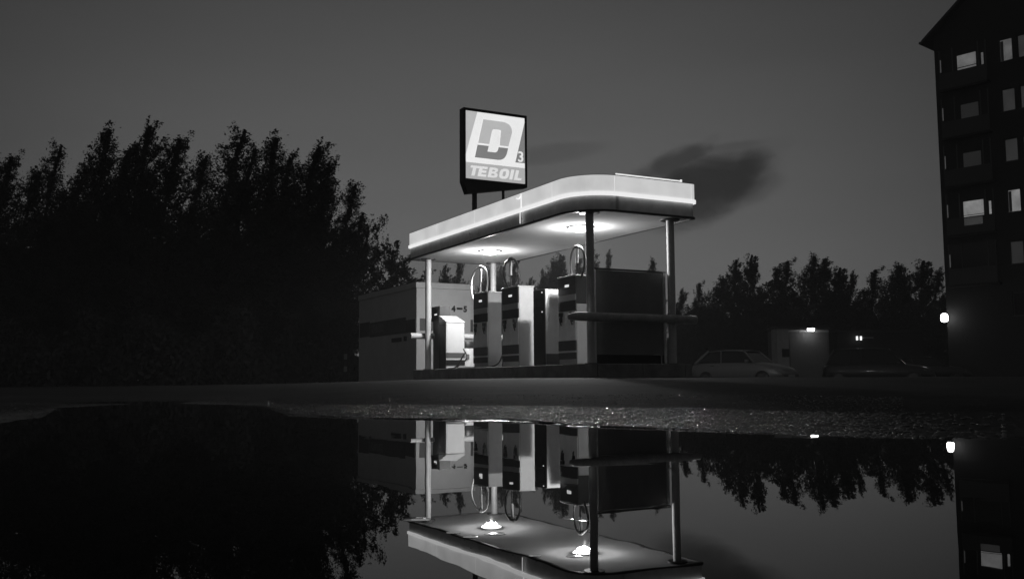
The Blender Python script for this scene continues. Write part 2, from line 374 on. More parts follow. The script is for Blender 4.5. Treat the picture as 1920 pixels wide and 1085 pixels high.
def ribbon(mb, ins, z0, z1, th, s_from=None, s_to=None, pts=None):
    """vertical band following the outline, th thick towards the inside"""
    o = pts or densify(rr_path(ins)); n = len(o)
    cum = [0]
    for i in range(n): cum.append(cum[-1]+(Vector(o[(i+1) % n])-Vector(o[i])).length)
    tot = cum[-1]
    def at(s):
        s = s % tot
        for i in range(n):
            if cum[i+1] >= s:
                a, b = Vector(o[i]), Vector(o[(i+1) % n]); f = (s-cum[i])/max(1e-9, cum[i+1]-cum[i]); return a+(b-a)*f
        return Vector(o[0])
    closed = s_from is None
    if closed: ss = cum[:-1]
    else:
        ss = [s_from]+[c for c in cum[:-1] if s_from+0.01 < c < s_to-0.01]+[s_to]
        if s_to > tot: ss = [s_from]+[c for c in cum[:-1] if c > s_from+0.01]+[c+tot for c in cum[:-1] if c+tot < s_to-0.01]+[s_to]
    P = [at(s) for s in ss]; Nn = []
    for s in ss:
        a, b = at(s-0.02), at(s+0.02); d = (b-a).normalized(); Nn.append(Vector((-d.y, d.x)))  # inward for ccw path
    vs = []
    for q, nn in zip(P, Nn):
        i_ = q+nn*th
        vs += [(q.x, q.y, z0), (q.x, q.y, z1), (i_.x, i_.y, z1), (i_.x, i_.y, z0)]
    m = len(P); fs = []
    for i in range(m if closed else m-1):
        a, b_ = 4*i, 4*((i+1) % m)
        for k in range(4): fs.append((a+k, b_+k, b_+(k+1) % 4, a+(k+1) % 4))
    if not closed: fs += [(0, 1, 2, 3), (4*m-4, 4*m-1, 4*m-2, 4*m-3)]
    mb.add(vs, fs)
    return tot
ZC, ZT = 3.45, 4.17
base_path = densify(rr_path(0.0))
def s_of(pt):   # arclength of outline point nearest pt
    best = None; s = 0; n = len(base_path)
    for i in range(n):
        a, b_ = Vector(base_path[i]), Vector(base_path[(i+1) % n]); d = b_-a; f = max(0, min(1, (Vector(pt)-a).dot(d)/d.length_squared))
        q = a+d*f; e = (q-Vector(pt)).length
        if best is None or e < best[0]: best = (e, s+d.length*f)
        s += d.length
    return best[1], s
TOT = s_of((0, 1))[1]
seams = sorted(s_of(p)[0] for p in [(0.78, 0), (2.66, 0), (CW, 2.4), (CW, 4.7), (CW, 7.0), (1.6, CL), (0.13, CL), (0, 6.9), (0, 4.7), (0, 2.41), (0, 1.10)])
for i, s in enumerate(seams):
    e = seams[i+1] if i+1 < len(seams) else seams[0]+TOT
    mb = MB(); ribbon(mb, 0.0, 3.835, ZT-0.012, 0.03, s+0.004, e-0.004); mb.build('fascia_panel', fascia_m, canopy)
    mb = MB(); ribbon(mb, 0.03, ZC+0.03, 3.760, 0.03, s*0.995+0.003, e*0.995-0.003); mb.build('fascia_lower_panel', band_m, canopy)
mb = MB(); ribbon(mb, -0.030, 3.762, 3.830, 0.063); mb.build('fascia_light_strip', strip_m, canopy)
mb = MB(); ribbon(mb, -0.004, ZT-0.011, ZT-0.003, 0.05); mb.build('fascia_top_rim', mat('rim_paint', 0.25, 0.4), canopy)
mb = MB(); ribbon(mb, -0.004, ZC-0.012, ZC+0.028, 0.05); mb.build('drip_edge', edge_m, canopy)
sof = [p for p in rr_path(0.05)]
MB().prism(sof, ZC, ZC+0.02).build('soffit', soffit_m, canopy)
MB().prism([p for p in rr_path(0.12)], ZT-0.10, ZT-0.06).build('roof_deck', dark_m, canopy)
# core behind the lower band so no light leaks through the joints
mb = MB(); ribbon(mb, 0.075, ZC+0.02, ZT-0.06, 0.02); mb.build('fascia_frame', dark_m, canopy)
# glowing gap between panels with its bent end, and the bare tube on the short side
mb = MB().box(-0.034, -0.024, 2.395, 2.42, 3.50, 3.758).box(-0.008, -0.003, 2.395, 2.425, 3.836, 4.15)
mb.tube([(-0.012, 2.43, 4.085), (-0.012, 2.50, 4.055), (-0.012, 2.57, 4.06), (-0.012, 2.62, 4.085)], 0.010, 6)
mb.build('seam_light_gap', strip_m, canopy)
MB().tube([(0.80, -0.01, ZT+0.018), (2.40, -0.01, ZT+0.018)], 0.014, 8).build('edge_light_tube', strip_m, canopy)
MB().box(2.39, 2.42, -0.02, 0.01, ZT+0.004, ZT+0.05).build('tube_end_clip', strip_m, canopy)
for v_, z_ in ((1.32, 3.47), (2.9, 3.52), (1.9, 3.50), (3.4, 3.49), (5.3, 3.50), (5.55, 3.47), (5.0, 3.66)):
    MB().tube([(0.024, v_, z_), (0.004, v_, z_)], 0.016, 8).build('rivet', mat('rivet_bright', 0.8, 0.2, metal=0.6), canopy)
CU = [(0.396, 0.331), (2.359, 0.331), (0.396, 8.381), (2.359, 8.381)]
for (u_, v_) in CU:
    c_ = MB().tube([(u_, v_, 0.47), (u_, v_, ZC-0.03)], 0.080, 24).build('column', col_m, canopy)
    MB().tube([(u_, v_, ZC-0.028), (u_, v_, ZC-0.003)], 0.20, 24).build('column_flange', mat('flange_dark', 0.06, 0.5), c_)
    MB().tube([(u_, v_, 0.472), (u_, v_, 0.492)], 0.13, 20).build('column_base_plate', dark_m, c_)
for (u_, v_, which) in ((1.18, 6.24, 'over the two middle pumps'), (1.22, 1.98, 'behind the nearest column')):
    L_ = station_thing('ceiling_lamp', 'shallow oval lamp glowing under the canopy, '+('farther one, over the left pumps' if v_ > 4 else 'nearer one, behind the near column'), 'lamp', u_, v_, 0, 'lamps under the canopy')
    MB().lathe([(0.268, ZC-0.002), (0.266, ZC-0.010), (0.255, ZC-0.018)], seg=32).build('lamp_rim', white_paint, L_)
    MB().lathe([(0.25, ZC-0.019), (0.21, ZC-0.055), (0.13, ZC-0.085), (0.03, ZC-0.095)], seg=32).build('lamp_lens', lens_m, L_)
    pl_ = bpy.data.lights.new('lamp_bulb', 'POINT'); pl_.energy = 150; pl_.shadow_soft_size = 0.02
    po = bpy.data.objects.new('lamp_bulb', pl_); COL.objects.link(po); po.parent = L_; po.location = (0, 0, ZC-0.135)
    al_ = bpy.data.lights.new('lamp_downlight', 'AREA'); al_.shape = 'DISK'; al_.size = 0.30; al_.energy = 100
    ao = bpy.data.objects.new('lamp_downlight', al_); COL.objects.link(ao); ao.parent = L_; ao.location = (0, 0, ZC-0.10)

# ------------------------------------------------------------------ roof sign
SG_V = 5.59
sign = station_thing('roof_sign', 'square lit sign reading TEBOIL with a large slanted D on two poles above the canopy', 'sign', 0.19, SG_V, 0)
SW, SB, STP = 1.68, 5.10, 6.83
th_ = 0.24
fr = MB().box(-0.05, SW+0.05, 0.0, th_, STP-0.02, STP+0.05).box(-0.05, SW+0.05, 0.0, th_, SB-0.06, SB+0.012).box(-0.05, 0.012, 0.0, th_, SB+0.012, STP-0.02).box(SW-0.012, SW+0.05, 0.0, th_, SB+0.012, STP-0.02).box(0.012, SW-0.012, th_-0.03, th_-0.003, SB+0.012, STP-0.02)
fr.build('sign_housing', dark_m, sign, bevel=0.006)
MB().prism([(-0.05, SB-0.061), (0.07, SB-0.36), (SW+0.05, SB-0.075), (SW+0.05, SB-0.061)], 0.005, th_-0.005, 'y').build('sign_undertray', dark_m, sign)
def face_pt(fu, fv): return (fu*SW, STP-0.01-(fv)*(STP-0.01-SB))
SX = Matrix(((1, 0, 0, 0), (0, 0, -1, 0), (0, 1, 0, 0), (0, 0, 0, 1)))   # XY -> XZ, facing -y
def emis(name, e, var=0.05): return mat(name, 0.5, 0.35, emit=(e, var), nscale=1.5)
e_white, e_light, e_dark, e_band, e_text = emis('sign_white', 0.84), emis('sign_pale_grey', 0.47), emis('sign_mid_grey', 0.20), emis('sign_band_grey', 0.42), emis('sign_letter_white', 0.74)
def flat(polys, name, m, y, par=None):
    mx = Matrix.Translation((0, y, 0)) @ SX
    return poly_curve([[face_pt(*p_) for p_ in pl] for pl in polys], name, m, par or sign, 0.0015, mx)
panel = flat([[(0.0, 0.0), (1, 0.0), (1, 1), (0, 1)]], 'sign_panel', e_white, 0.020)
flat([[(0.008, 0.006), (0.20, 0.006), (0.008, 0.65)]], 'corner_field', e_light, 0.014, sign)
flat([[(0.995, 0.06), (0.995, 0.685), (0.83, 0.685)]], 'number_field', e_dark, 0.014, sign)
flat([[(0.008, 0.756), (0.995, 0.756), (0.995, 0.993), (0.008, 0.993)]], 'name_band', e_band, 0.014, sign)
def arc_pts(c, a, b, n=8):   # quadratic bezier a -> c -> b
    out = []
    for i in range(n+1):
        t_ = i/n; out.append(((1-t_)**2*a[0]+2*t_*(1-t_)*c[0]+t_*t_*b[0], (1-t_)**2*a[1]+2*t_*(1-t_)*c[1]+t_*t_*b[1]))
    return out
sl = lambda v_: -0.245*v_
up = [(0.294+0.0, 0.104), (0.60, 0.104)] + arc_pts((0.785, 0.104), (0.60, 0.104), (0.776, 0.25), 10)[1:] + [(0.714, 0.462), (0.565, 0.462)]
up += [(0.586, 0.26)] + arc_pts((0.60, 0.232), (0.586, 0.26), (0.556, 0.232), 4)[1:] + [(0.475, 0.232)] + arc_pts((0.450, 0.232), (0.475, 0.232), (0.438, 0.265), 4)[1:] + [(0.392, 0.462), (0.208, 0.462)]
lo = [(0.199, 0.488), (0.385, 0.488), (0.362, 0.572), (0.48, 0.572)] + arc_pts((0.535, 0.572), (0.48, 0.572), (0.548, 0.488), 5)[1:] + [(0.709, 0.488), (0.690, 0.56)] + arc_pts((0.655, 0.678), (0.690, 0.56), (0.53, 0.678), 9)[1:] + [(0.154, 0.678)]
flat([up], 'emblem_upper_half', e_light, 0.012, sign); flat([lo], 'emblem_lower_half', e_dark, 0.012, sign)
# letters, bold italic
def letters():
    T0, T1 = 0.80, 0.945; H = T1-T0; sh = 0.26*H*1.0
    def X_(x, v_): return (x+sh*(T1-v_)/H*1.0, v_)
    def P(pts): return [X_(x, T0+y*H) for x, y in pts]
    out = {}
    out['T'] = [P([(0.055, 0), (0.195, 0), (0.195, 0.22), (0.148, 0.22), (0.148, 1), (0.098, 1), (0.098, 0.22), (0.055, 0.22)])]
    out['E'] = [P([(0.20, 0), (0.33, 0), (0.33, 0.21), (0.25, 0.21), (0.25, 0.39), (0.322, 0.39), (0.322, 0.60), (0.25, 0.60), (0.25, 0.79), (0.335, 0.79), (0.335, 1), (0.20, 1)])]
    def rb(x0, x1, y0, y1, rx, ry, corners=(1, 1, 1, 1)):
        pts = []
        cs = [((x1-rx, y0+ry), -90), ((x1-rx, y1-ry), 0), ((x0+rx, y1-ry), 90), ((x0+rx, y0+ry), 180)]
        full = [(x1, y0), (x1, y1), (x0, y1), (x0, y0)]
        for k, ((cx, cy), a0) in enumerate(cs):
            if not corners[k]: pts.append(full[k]); continue
            for q in range(6):
                a = math.radians(a0+18*q); pts.append((cx+rx*math.cos(a), cy+ry*math.sin(a)))
        return pts
    out['B'] = [P([(0.365, 0)] + [(0.46, 0), (0.495, 0.06), (0.508, 0.2), (0.500, 0.38), (0.472, 0.48), (0.505, 0.56), (0.520, 0.73), (0.508, 0.92), (0.465, 1.0)] + [(0.365, 1)]),
                P(rb(0.413, 0.462, 0.20, 0.38, 0.014, 0.07, (1, 1, 0, 0))), P(rb(0.413, 0.468, 0.59, 0.80, 0.014, 0.07, (1, 1, 0, 0)))]
    out['O'] = [P(rb(0.545, 0.70, -0.01, 1.01, 0.062, 0.36)), P(rb(0.595, 0.650, 0.22, 0.78, 0.024, 0.18))]
    out['I'] = [P([(0.725, 0), (0.775, 0), (0.775, 1), (0.725, 1)])]
    out['L'] = [P([(0.805, 0), (0.855, 0), (0.855, 0.78), (0.925, 0.78), (0.925, 1), (0.805, 1)])]
    return out
for ch, pl in letters().items(): flat(pl, 'letter', e_text, 0.010, sign)
fx, fz = face_pt(0.868, 0.665)
text_mesh('3', 0.37, 'numeral', emis('sign_number_white', 0.8), sign, Matrix.Translation((fx, 0.010, fz)) @ SX, 0.0015, 0.006)
def top_z(u_): return SB-0.36+(u_-0.07)*0.285/(SW-0.02)
for (u_, r_) in ((0.30, 0.062), (1.10, 0.035)):
    MB().tube([(u_, 0.12, 4.075), (u_, 0.12, top_z(u_)+0.05)], r_, 16).build('sign_pole', dark_m, sign)

# ------------------------------------------------------------------ pump island
isl = station_thing('pump_island', 'low raised concrete island under the canopy and pumps', 'island', 0, 0, 0)
def island_poly(ins=0.0):
    u0, u1, v0, v1 = 0.10+ins, 2.70-ins, -0.08+ins, 8.98-ins; r = 0.35-ins*0.5; pts = []
    for (cx, cy, a0) in ((u1-r, v0+r, -90), (u1-r, v1-r, 0), (u0+r, v1-r, 90), (u0+r, v0+r, 180)):
        for q in range(7):
            a = math.radians(a0+15*q); pts.append((cx+r*math.cos(a), cy+r*math.sin(a)))
    return pts
MB().prism(island_poly(0.12), 0.05, 0.468).build('island_slab', conc_m, isl, bevel=0.01)
ip = densify(island_poly(0.0), 0.1); n = len(ip); per = []
acc = 0; start = 0; seg_pts = []
cum = [0]
for i in range(n): cum.append(cum[-1]+(Vector(ip[(i+1) % n])-Vector(ip[i])).length)
nk = int(cum[-1]/1.0); stepk = cum[-1]/nk
for kk in range(nk):
    mb = MB(); ribbon(mb, 0, 0.05, 0.474, 0.118, kk*stepk+0.004, (kk+1)*stepk-0.004, pts=ip)
    mb.build('kerb_stone', conc_m, isl, bevel=0.012)

# ------------------------------------------------------------------ guard rails
for v_, lab, s_ in ((0.155, 'thick round guard rail across the near end of the island, before the two near columns', -1), (8.565, 'thick round guard rail across the far end of the island, beside the kiosk', 1)):
    r_ = station_thing('guard_rail', lab, 'guard rail', 0, 0, 0, 'guard rails at the island ends')
    pts = [(-0.10, v_-s_*0.16, 1.375), (-0.07, v_-s_*0.05, 1.38), (0.0, v_, 1.38), (1.38, v_, 1.38), (2.76, v_, 1.38), (2.82, v_, 1.38)] if s_ < 0 else [(-0.04, v_, 1.38), (1.38, v_, 1.38), (2.76, v_, 1.38)]
    MB().tube(pts, [0.06, 0.075]+[0.088]*4 if s_ < 0 else 0.08, 20).build('rail_pipe', rail_m if s_ < 0 else white_paint, r_)
    for u_ in (0.396, 2.359): MB().box(u_-0.03, u_+0.03, min(v_, v_-s_*0.10), max(v_, v_-s_*0.12), 1.36, 1.40).build('rail_bracket', dark_m, r_)

# ------------------------------------------------------------------ fuel pumps
def pump(label, u0, v0, v1, depth, ztop, side='white', head_black=False):
    """front (display) faces -u; v0 nearer the camera. local x=u, y=v, z up from island top"""
    t_ = station_thing('fuel_pump', label, 'fuel pump', u0, v0, 0.47, 'fuel pumps on the island')
    w = v1-v0; H = ztop-0.47; sm = pump_w if side == 'white' else pump_g
    zs = H*0.69 if head_black else H
    MB().box(0.03, depth, 0.0, w, 0.04, zs).build('cabinet', sm, t_, bevel=0.008)
    if head_black: MB().box(0.03, depth, 0.004, w, zs+0.004, H).build('head_housing', black_m, t_, bevel=0.01)
    MB().box(0.05, depth-0.02, 0.02, w-0.02, 0.0, 0.036).build('plinth', dark_m, t_)
    MB().box(-0.008, depth+0.01, -0.01, w+0.01, H+0.002, H+0.025).build('top_cap', white_paint, t_, bevel=0.004)
    MB().box(0.004, 0.027, 0.012, w-0.012, H*0.80, H-0.005).build('display_head', black_m, t_, bevel=0.004)
    d = MB()
    yc = w*0.48
    for k_ in range(3): d.box(-0.002, 0.002, yc-0.085+k_*0.058, yc-0.04+k_*0.058, H*0.885, H*0.912)
    d.build('display_digits', led_m, t_)
    MB().box(0.008, 0.027, 0.012, w-0.012, H*0.73, H*0.797).build('price_panel', mat('price_grey', 0.35, 0.3), t_, bevel=0.003)
    MB().box(0.006, 0.027, 0.012, w-0.012, H*0.615, H*0.727).build('window', glass_d, t_, bevel=0.003)
    MB().box(0.006, 0.027, 0.012, w-0.012, H*0.285, H*0.61).build('front_panel', mat('pump_front', 0.75, 0.4, noise=0.1, nscale=5), t_, bevel=0.003)
    MB().box(-0.002, 0.022, 0.012, w-0.012, H*0.17, H*0.28).build('stripe', pump_s, t_)
    MB().box(-0.003, 0.022, 0.012, w-0.012, H*0.152, H*0.166).build('stripe_line', white_paint, t_)
    MB().box(-0.002, 0.022, 0.012, w-0.012, H*0.075, H*0.148).build('lower_stripe', pump_s, t_)
    for yy_ in (0.16*w, 0.78*w):
        n_ = MB().box(-0.05, 0.004, yy_-0.05, yy_+0.05, H*0.555, H*0.60).box(-0.03, 0.004, yy_-0.02, yy_+0.02, H*0.49, H*0.556)
        n_.tube([(-0.06, yy_, H*0.545), (-0.045, yy_, H*0.50), (-0.015, yy_, H*0.455)], 0.014, 8)
        n_.build('nozzle_holder', black_m, t_)
    return t_, w, H
PB, wB, HB = pump('pale fuel pump with black display head and a white hose hoop, second from the left', 0.80, 5.66, 6.45, 0.40, 2.335)
PC, wC, HC_ = pump('pale fuel pump with black display head, in the middle beside the dark terminal', 0.80, 4.06, 4.87, 0.42, 2.335)
PE, wE, HE = pump('tall fuel pump with black head nearest the column and guard rail', 1.00, 1.87, 2.60, 0.42, 2.38, head_black=True)
def hoop(t_, w, H, m_, y0, rise, left, right, mast=True):
    """two hose limbs held up by a spring mast above the pump; left = far limb foot, right = near limb foot (local y)"""
    top = H+rise; x_ = 0.09
    def limb(foot, out, zf):
        P = []
        b0, b1, b2, b3 = (y0, top), (y0+out*1.05, top+0.03), (y0+out*1.38, zf+0.42*(top-zf)), (foot, zf)
        for k_ in range(19):
            a = k_/18; q = [(1-a)**3, 3*a*(1-a)**2, 3*a*a*(1-a), a**3]
            P.append((x_, sum(w*c[0] for w, c in zip(q, (b0, b1, b2, b3))), sum(w*c[1] for w, c in zip(q, (b0, b1, b2, b3)))))
        return P
    A = limb(left[0], left[1], left[2]); B = limb(right[0], right[1], right[2])
    MB().tube(A[::-1]+B[1:], 0.024, 8).build('hose', m_, t_)
    if mast:
        MB().tube([(x_, y0, H), (x_, y0, H+rise*0.45)], 0.018, 8).build('mast', m_, t_)
        MB().tube([(x_, y0, H+rise*0.45), (x_, y0, top-0.03)], 0.034, 10).build('spring_sleeve', white_paint, t_)
        MB().tube([(x_, y0-0.11, top-0.02), (x_, y0-0.05, top+0.01), (x_, y0+0.05, top+0.012), (x_, y0+0.13, top-0.03)], 0.035, 10).build('hose_clamp', m_, t_)
hoop(PB, wB, HB, hose_w, 0.55, 0.68, (0.84, 0.52, HB-0.20), (0.22, -0.36, HB+0.02))
hoop(PC, wC, HC_, hose_m, 0.52, 0.70, (0.62, 0.36, HC_+0.02), (0.16, -0.34, HC_+0.02))
hoop(PE, wE, HE, hose_m, 0.06, 0.62, (0.26, 0.24, HE+0.02), (-0.10, -0.30, HE-0.05), True)

# older pump with the white sloping hood
PA = station_thing('fuel_pump', 'small white pump with sloping hood and dark base stripes, leftmost of the pumps', 'fuel pump', 0.60, 7.66, 0.47, 'fuel pumps on the island')
MB().box(0.0, 0.53, 0.0, 0.44, 0.03, 1.235).build('cabinet', mat('hood_white', 0.72, 0.4, noise=0.04, nscale=4), PA, bevel=0.012)
MB().hexa([(-0.01, -0.02, 1.24), (0.54, -0.02, 1.24), (0.54, 0.45, 1.24), (-0.01, 0.45, 1.24), (-0.01, -0.005, 1.26), (0.54, -0.005, 1.26), (0.50, 0.44, 1.44), (-0.01, 0.44, 1.44)]).build('hood', mat('hood_white'), PA, bevel=0.008)
MB().box(-0.018, -0.004, 0.01, 0.43, 0.03, 1.20).build('side_panel', dark_m, PA)
MB().box(-0.004, 0.534, -0.014, -0.003, 0.30, 0.44).build('stripe', mat('stripe_mid', 0.10, 0.4), PA)
MB().box(-0.004, 0.534, -0.012, -0.003, 0.255, 0.295).build('stripe_line', white_paint, PA)
MB().box(-0.004, 0.534, -0.014, -0.003, 0.11, 0.25).build('lower_stripe', black_m, PA)
MB().box(-0.02, 0.55, -0.03, 0.45, 0.0, 0.028).build('plinth', black_m, PA)
hd = MB().box(0.02, 0.34, 0.47, 1.02, 1.30, 1.70).build('display_head', mat('head_grey', 0.10, 0.4, noise=0.1), PA, bevel=0.01)
MB().box(0.0, 0.018, 0.52, 0.86, 1.34, 1.62).build('display_glass', black_m, hd)
d = MB()
for k_ in range(3): d.box(-0.004, -0.001, 0.60+k_*0.06, 0.645+k_*0.06, 1.46, 1.50)
d.build('display_digits', led_m, hd)
MB().box(0.04, 0.32, 0.47, 0.95, 0.0, 1.298).build('rear_cabinet', pump_g, PA)

# litter bin behind
bn = station_thing('litter_bin', 'rounded white bin with a dark collar between the hooded pump and the next pump', 'bin', 1.50, 8.30, 0.47)
MB().lathe([(0.15, 0.0), (0.20, 0.05), (0.215, 0.12), (0.215, 0.56), (0.20, 0.58)], seg=28).build('bin_body', white_paint, bn)
MB().lathe([(0.205, 0.582), (0.21, 0.60), (0.21, 0.74), (0.19, 0.76)], seg=28).build('bin_collar', dark_m, bn)
MB().box(-0.13, -0.03, -0.222, -0.205, 0.28, 0.42).build('bin_label', mat('label_grey', 0.12, 0.5), bn)

# payment terminal: dark face, pale side
TM = station_thing('payment_terminal', 'tall narrow payment terminal with black face and two small lights', 'terminal', 0.80, 2.84, 0.47)
MB().box(0.03, 0.37, 0.0, 0.50, 0.03, 1.70).build('cabinet', pump_w, TM, bevel=0.008)
MB().box(0.0, 0.028, 0.0, 0.50, 0.03, 1.70).build('face_panel', black_m, TM, bevel=0.006)
MB().box(0.04, 0.36, 0.02, 0.48, 0.0, 0.028).build('plinth', dark_m, TM)
MB().box(0.031, 0.365, -0.004, -0.001, 0.04, 0.28).build('kick_panel', mat('kick_dark', 0.07, 0.5), TM)
for z_, nm in ((1.63, 'indicator_light'), (1.20, 'indicator_light')):
    MB().tube([(-0.006, 0.10, z_), (0.0, 0.10, z_)], 0.016, 10).build(nm, emis('led_white', 1.0, 0.0), TM)
MB().box(-0.006, -0.001, 0.05, 0.40, 1.30, 1.52).build('screen', glass_d, TM)
MB().box(-0.008, -0.001, 0.12, 0.30, 1.00, 1.12).build('keypad', dark_m, TM)

# dark panel wall between the near columns
PN = station_thing('end_screen', 'large dark flat screen wall standing between the two near columns', 'screen wall', 0.55, 0.47, 0.47)
MB().box(0.07, 1.70, 0.02, 0.07, 0.20, 1.87).build('screen_panel', mat('screen_dark', 0.22, 0.6, noise=0.1, nscale=4), PN)
MB().box(0.0, 0.066, 0.0, 0.09, 0.0, 1.88).build('screen_post', pump_w, PN, bevel=0.006)
MB().box(1.704, 1.77, 0.0, 0.09, 0.0, 1.88).build('screen_post', pump_w, PN, bevel=0.006)
MB().box(-0.01, 1.78, -0.01, 0.10, 1.885, 1.91).build('screen_cap', dark_m, PN)
MB().box(0.07, 1.70, 0.02, 0.07, 0.02, 0.195).build('lower_panel', mat('lower_dark', 0.02, 0.6), PN)
MB().tube([(1.46, -0.01, 0.20), (1.56, -0.03, 0.20), (1.60, -0.03, 0.18), (1.60, -0.03, 0.02)], 0.012, 8).build('bracket', mat('steel', 0.5, 0.3, metal=0.8), PN)

# loose hoses on the island: each lies as its own thing
def hose(pts, r, m, label, n=24):
    P = [Vector(st(*p_)) for p_ in pts]; out = []
    for i in range(len(P)-1):
        a, b_, c_, d_ = P[max(i-1, 0)], P[i], P[i+1], P[min(i+2, len(P)-1)]
        for k_ in range(6):
            t_ = k_/6; out.append(0.5*((2*b_)+(c_-a)*t_+(2*a-5*b_+4*c_-d_)*t_*t_+(-a+3*b_-3*c_+d_)*t_**3))
    out.append(P[-1])
    return tag(MB().tube(out, r, 8).build('hose', m), label, 'hose', 'hoses trailing on the island')
hose([(1.18, 5.60, 0.78), (1.05, 5.50, 0.62), (0.92, 5.55, 0.53), (0.75, 5.75, 0.498), (0.55, 6.2, 0.497), (0.50, 6.8, 0.496)], 0.020, hose_m, 'black hose looping off the corner of the white hooped pump to the kerb')
hose([(1.17, 5.61, 0.70), (1.08, 5.46, 0.57), (0.90, 5.42, 0.50), (0.66, 5.62, 0.495), (0.45, 6.1, 0.494), (0.40, 6.6, 0.494)], 0.014, hose_w, 'pale hose lying along the kerb below the white hooped pump')
hose([(1.0, 7.45, 1.0), (0.98, 7.2, 0.82), (0.93, 7.15, 0.72), (0.86, 7.3, 0.62), (0.80, 7.50, 0.52), (0.62, 7.52, 0.494), (0.58, 7.3, 0.493)], 0.017, hose_m, 'black hose sagging in front of the small hooded pump')
hose([(0.80, 6.9, 0.90), (0.70, 6.95, 0.72), (0.66, 7.0, 0.60), (0.62, 7.2, 0.51), (0.56, 7.45, 0.492)], 0.017, hose_m, 'black hose hanging between the hooded pump and the next pump')

# ------------------------------------------------------------------ kiosk
KV, KU = 10.37, 0.88
ki = station_thing('kiosk', 'pale flat-roofed box kiosk with a dark stripe, behind the left end of the canopy', 'kiosk', KU, KV, 0)
kw = mat('kiosk_wall', 0.55, 0.55, noise=0.07, nscale=2.5); KD, KW2, KH = 5.0, 1.83, 3.03
MB().box(0, KW2, 0, KD, 0.05, KH-0.17).build('wall', kw, ki)
MB().box(-0.03, KW2+0.03, -0.03, KD+0.03, KH-0.168, KH).build('roof', kw, ki, bevel=0.01)
MB().box(-0.015, -0.003, 0.06, 0.8, 1.60, 1.97).box(-0.015, -0.003, 0.82, 3.9, 1.60, 2.06).box(-0.015, -0.003, 3.95, KD-0.1, 1.63, 2.10).build('side_stripe', pump_s, ki)
MB().box(-0.02, -0.0155, 2.65, 3.75, 1.72, 2.0).build('stripe_plate', mat('plate_dim', 0.12, 0.5, noise=0.5, nscale=9), ki)
MB().box(-0.02, -0.003, 1.15, 1.95, 1.36, 1.48).build('vent', dark_m, ki); MB().box(-0.02, -0.003, 0.75, 0.95, 1.36, 1.50).build('socket', dark_m, ki)
MB().box(0.10, 0.52, -0.015, -0.003, 1.63, 1.98).build('end_plate', mat('endplate', 0.09, 0.5), ki); MB().box(1.72, 1.80, -0.015, -0.003, 1.62, 1.98).build('end_plate', mat('endplate'), ki)
for s__, x0 in (('4', 1.12), ('5', 1.50)):
    text_mesh(s__, 0.235, 'numeral', black_m, ki, Matrix.Translation((x0-0.01, -0.006, 2.21)) @ SX, 0.002, 0.013)
MB().box(1.27, 1.46, -0.01, -0.003, 2.268, 2.33).build('dash', black_m, ki)

# marker post left of the kiosk
mp_ = thing('marker_post', 'slim dark post with two pale plates left of the kiosk', 'post', (pxx(648, 36), 36, 0.1))
MB().tube([(0, 0, 0), (0, 0, 1.3)], 0.03, 8).build('post', dark_m, mp_)
for z_ in (0.55, 1.0): MB().box(-0.06, 0.06, -0.05, -0.031, z_-0.1, z_+0.1).build('plate', mat('plate_pale', 0.3, 0.5), mp_)

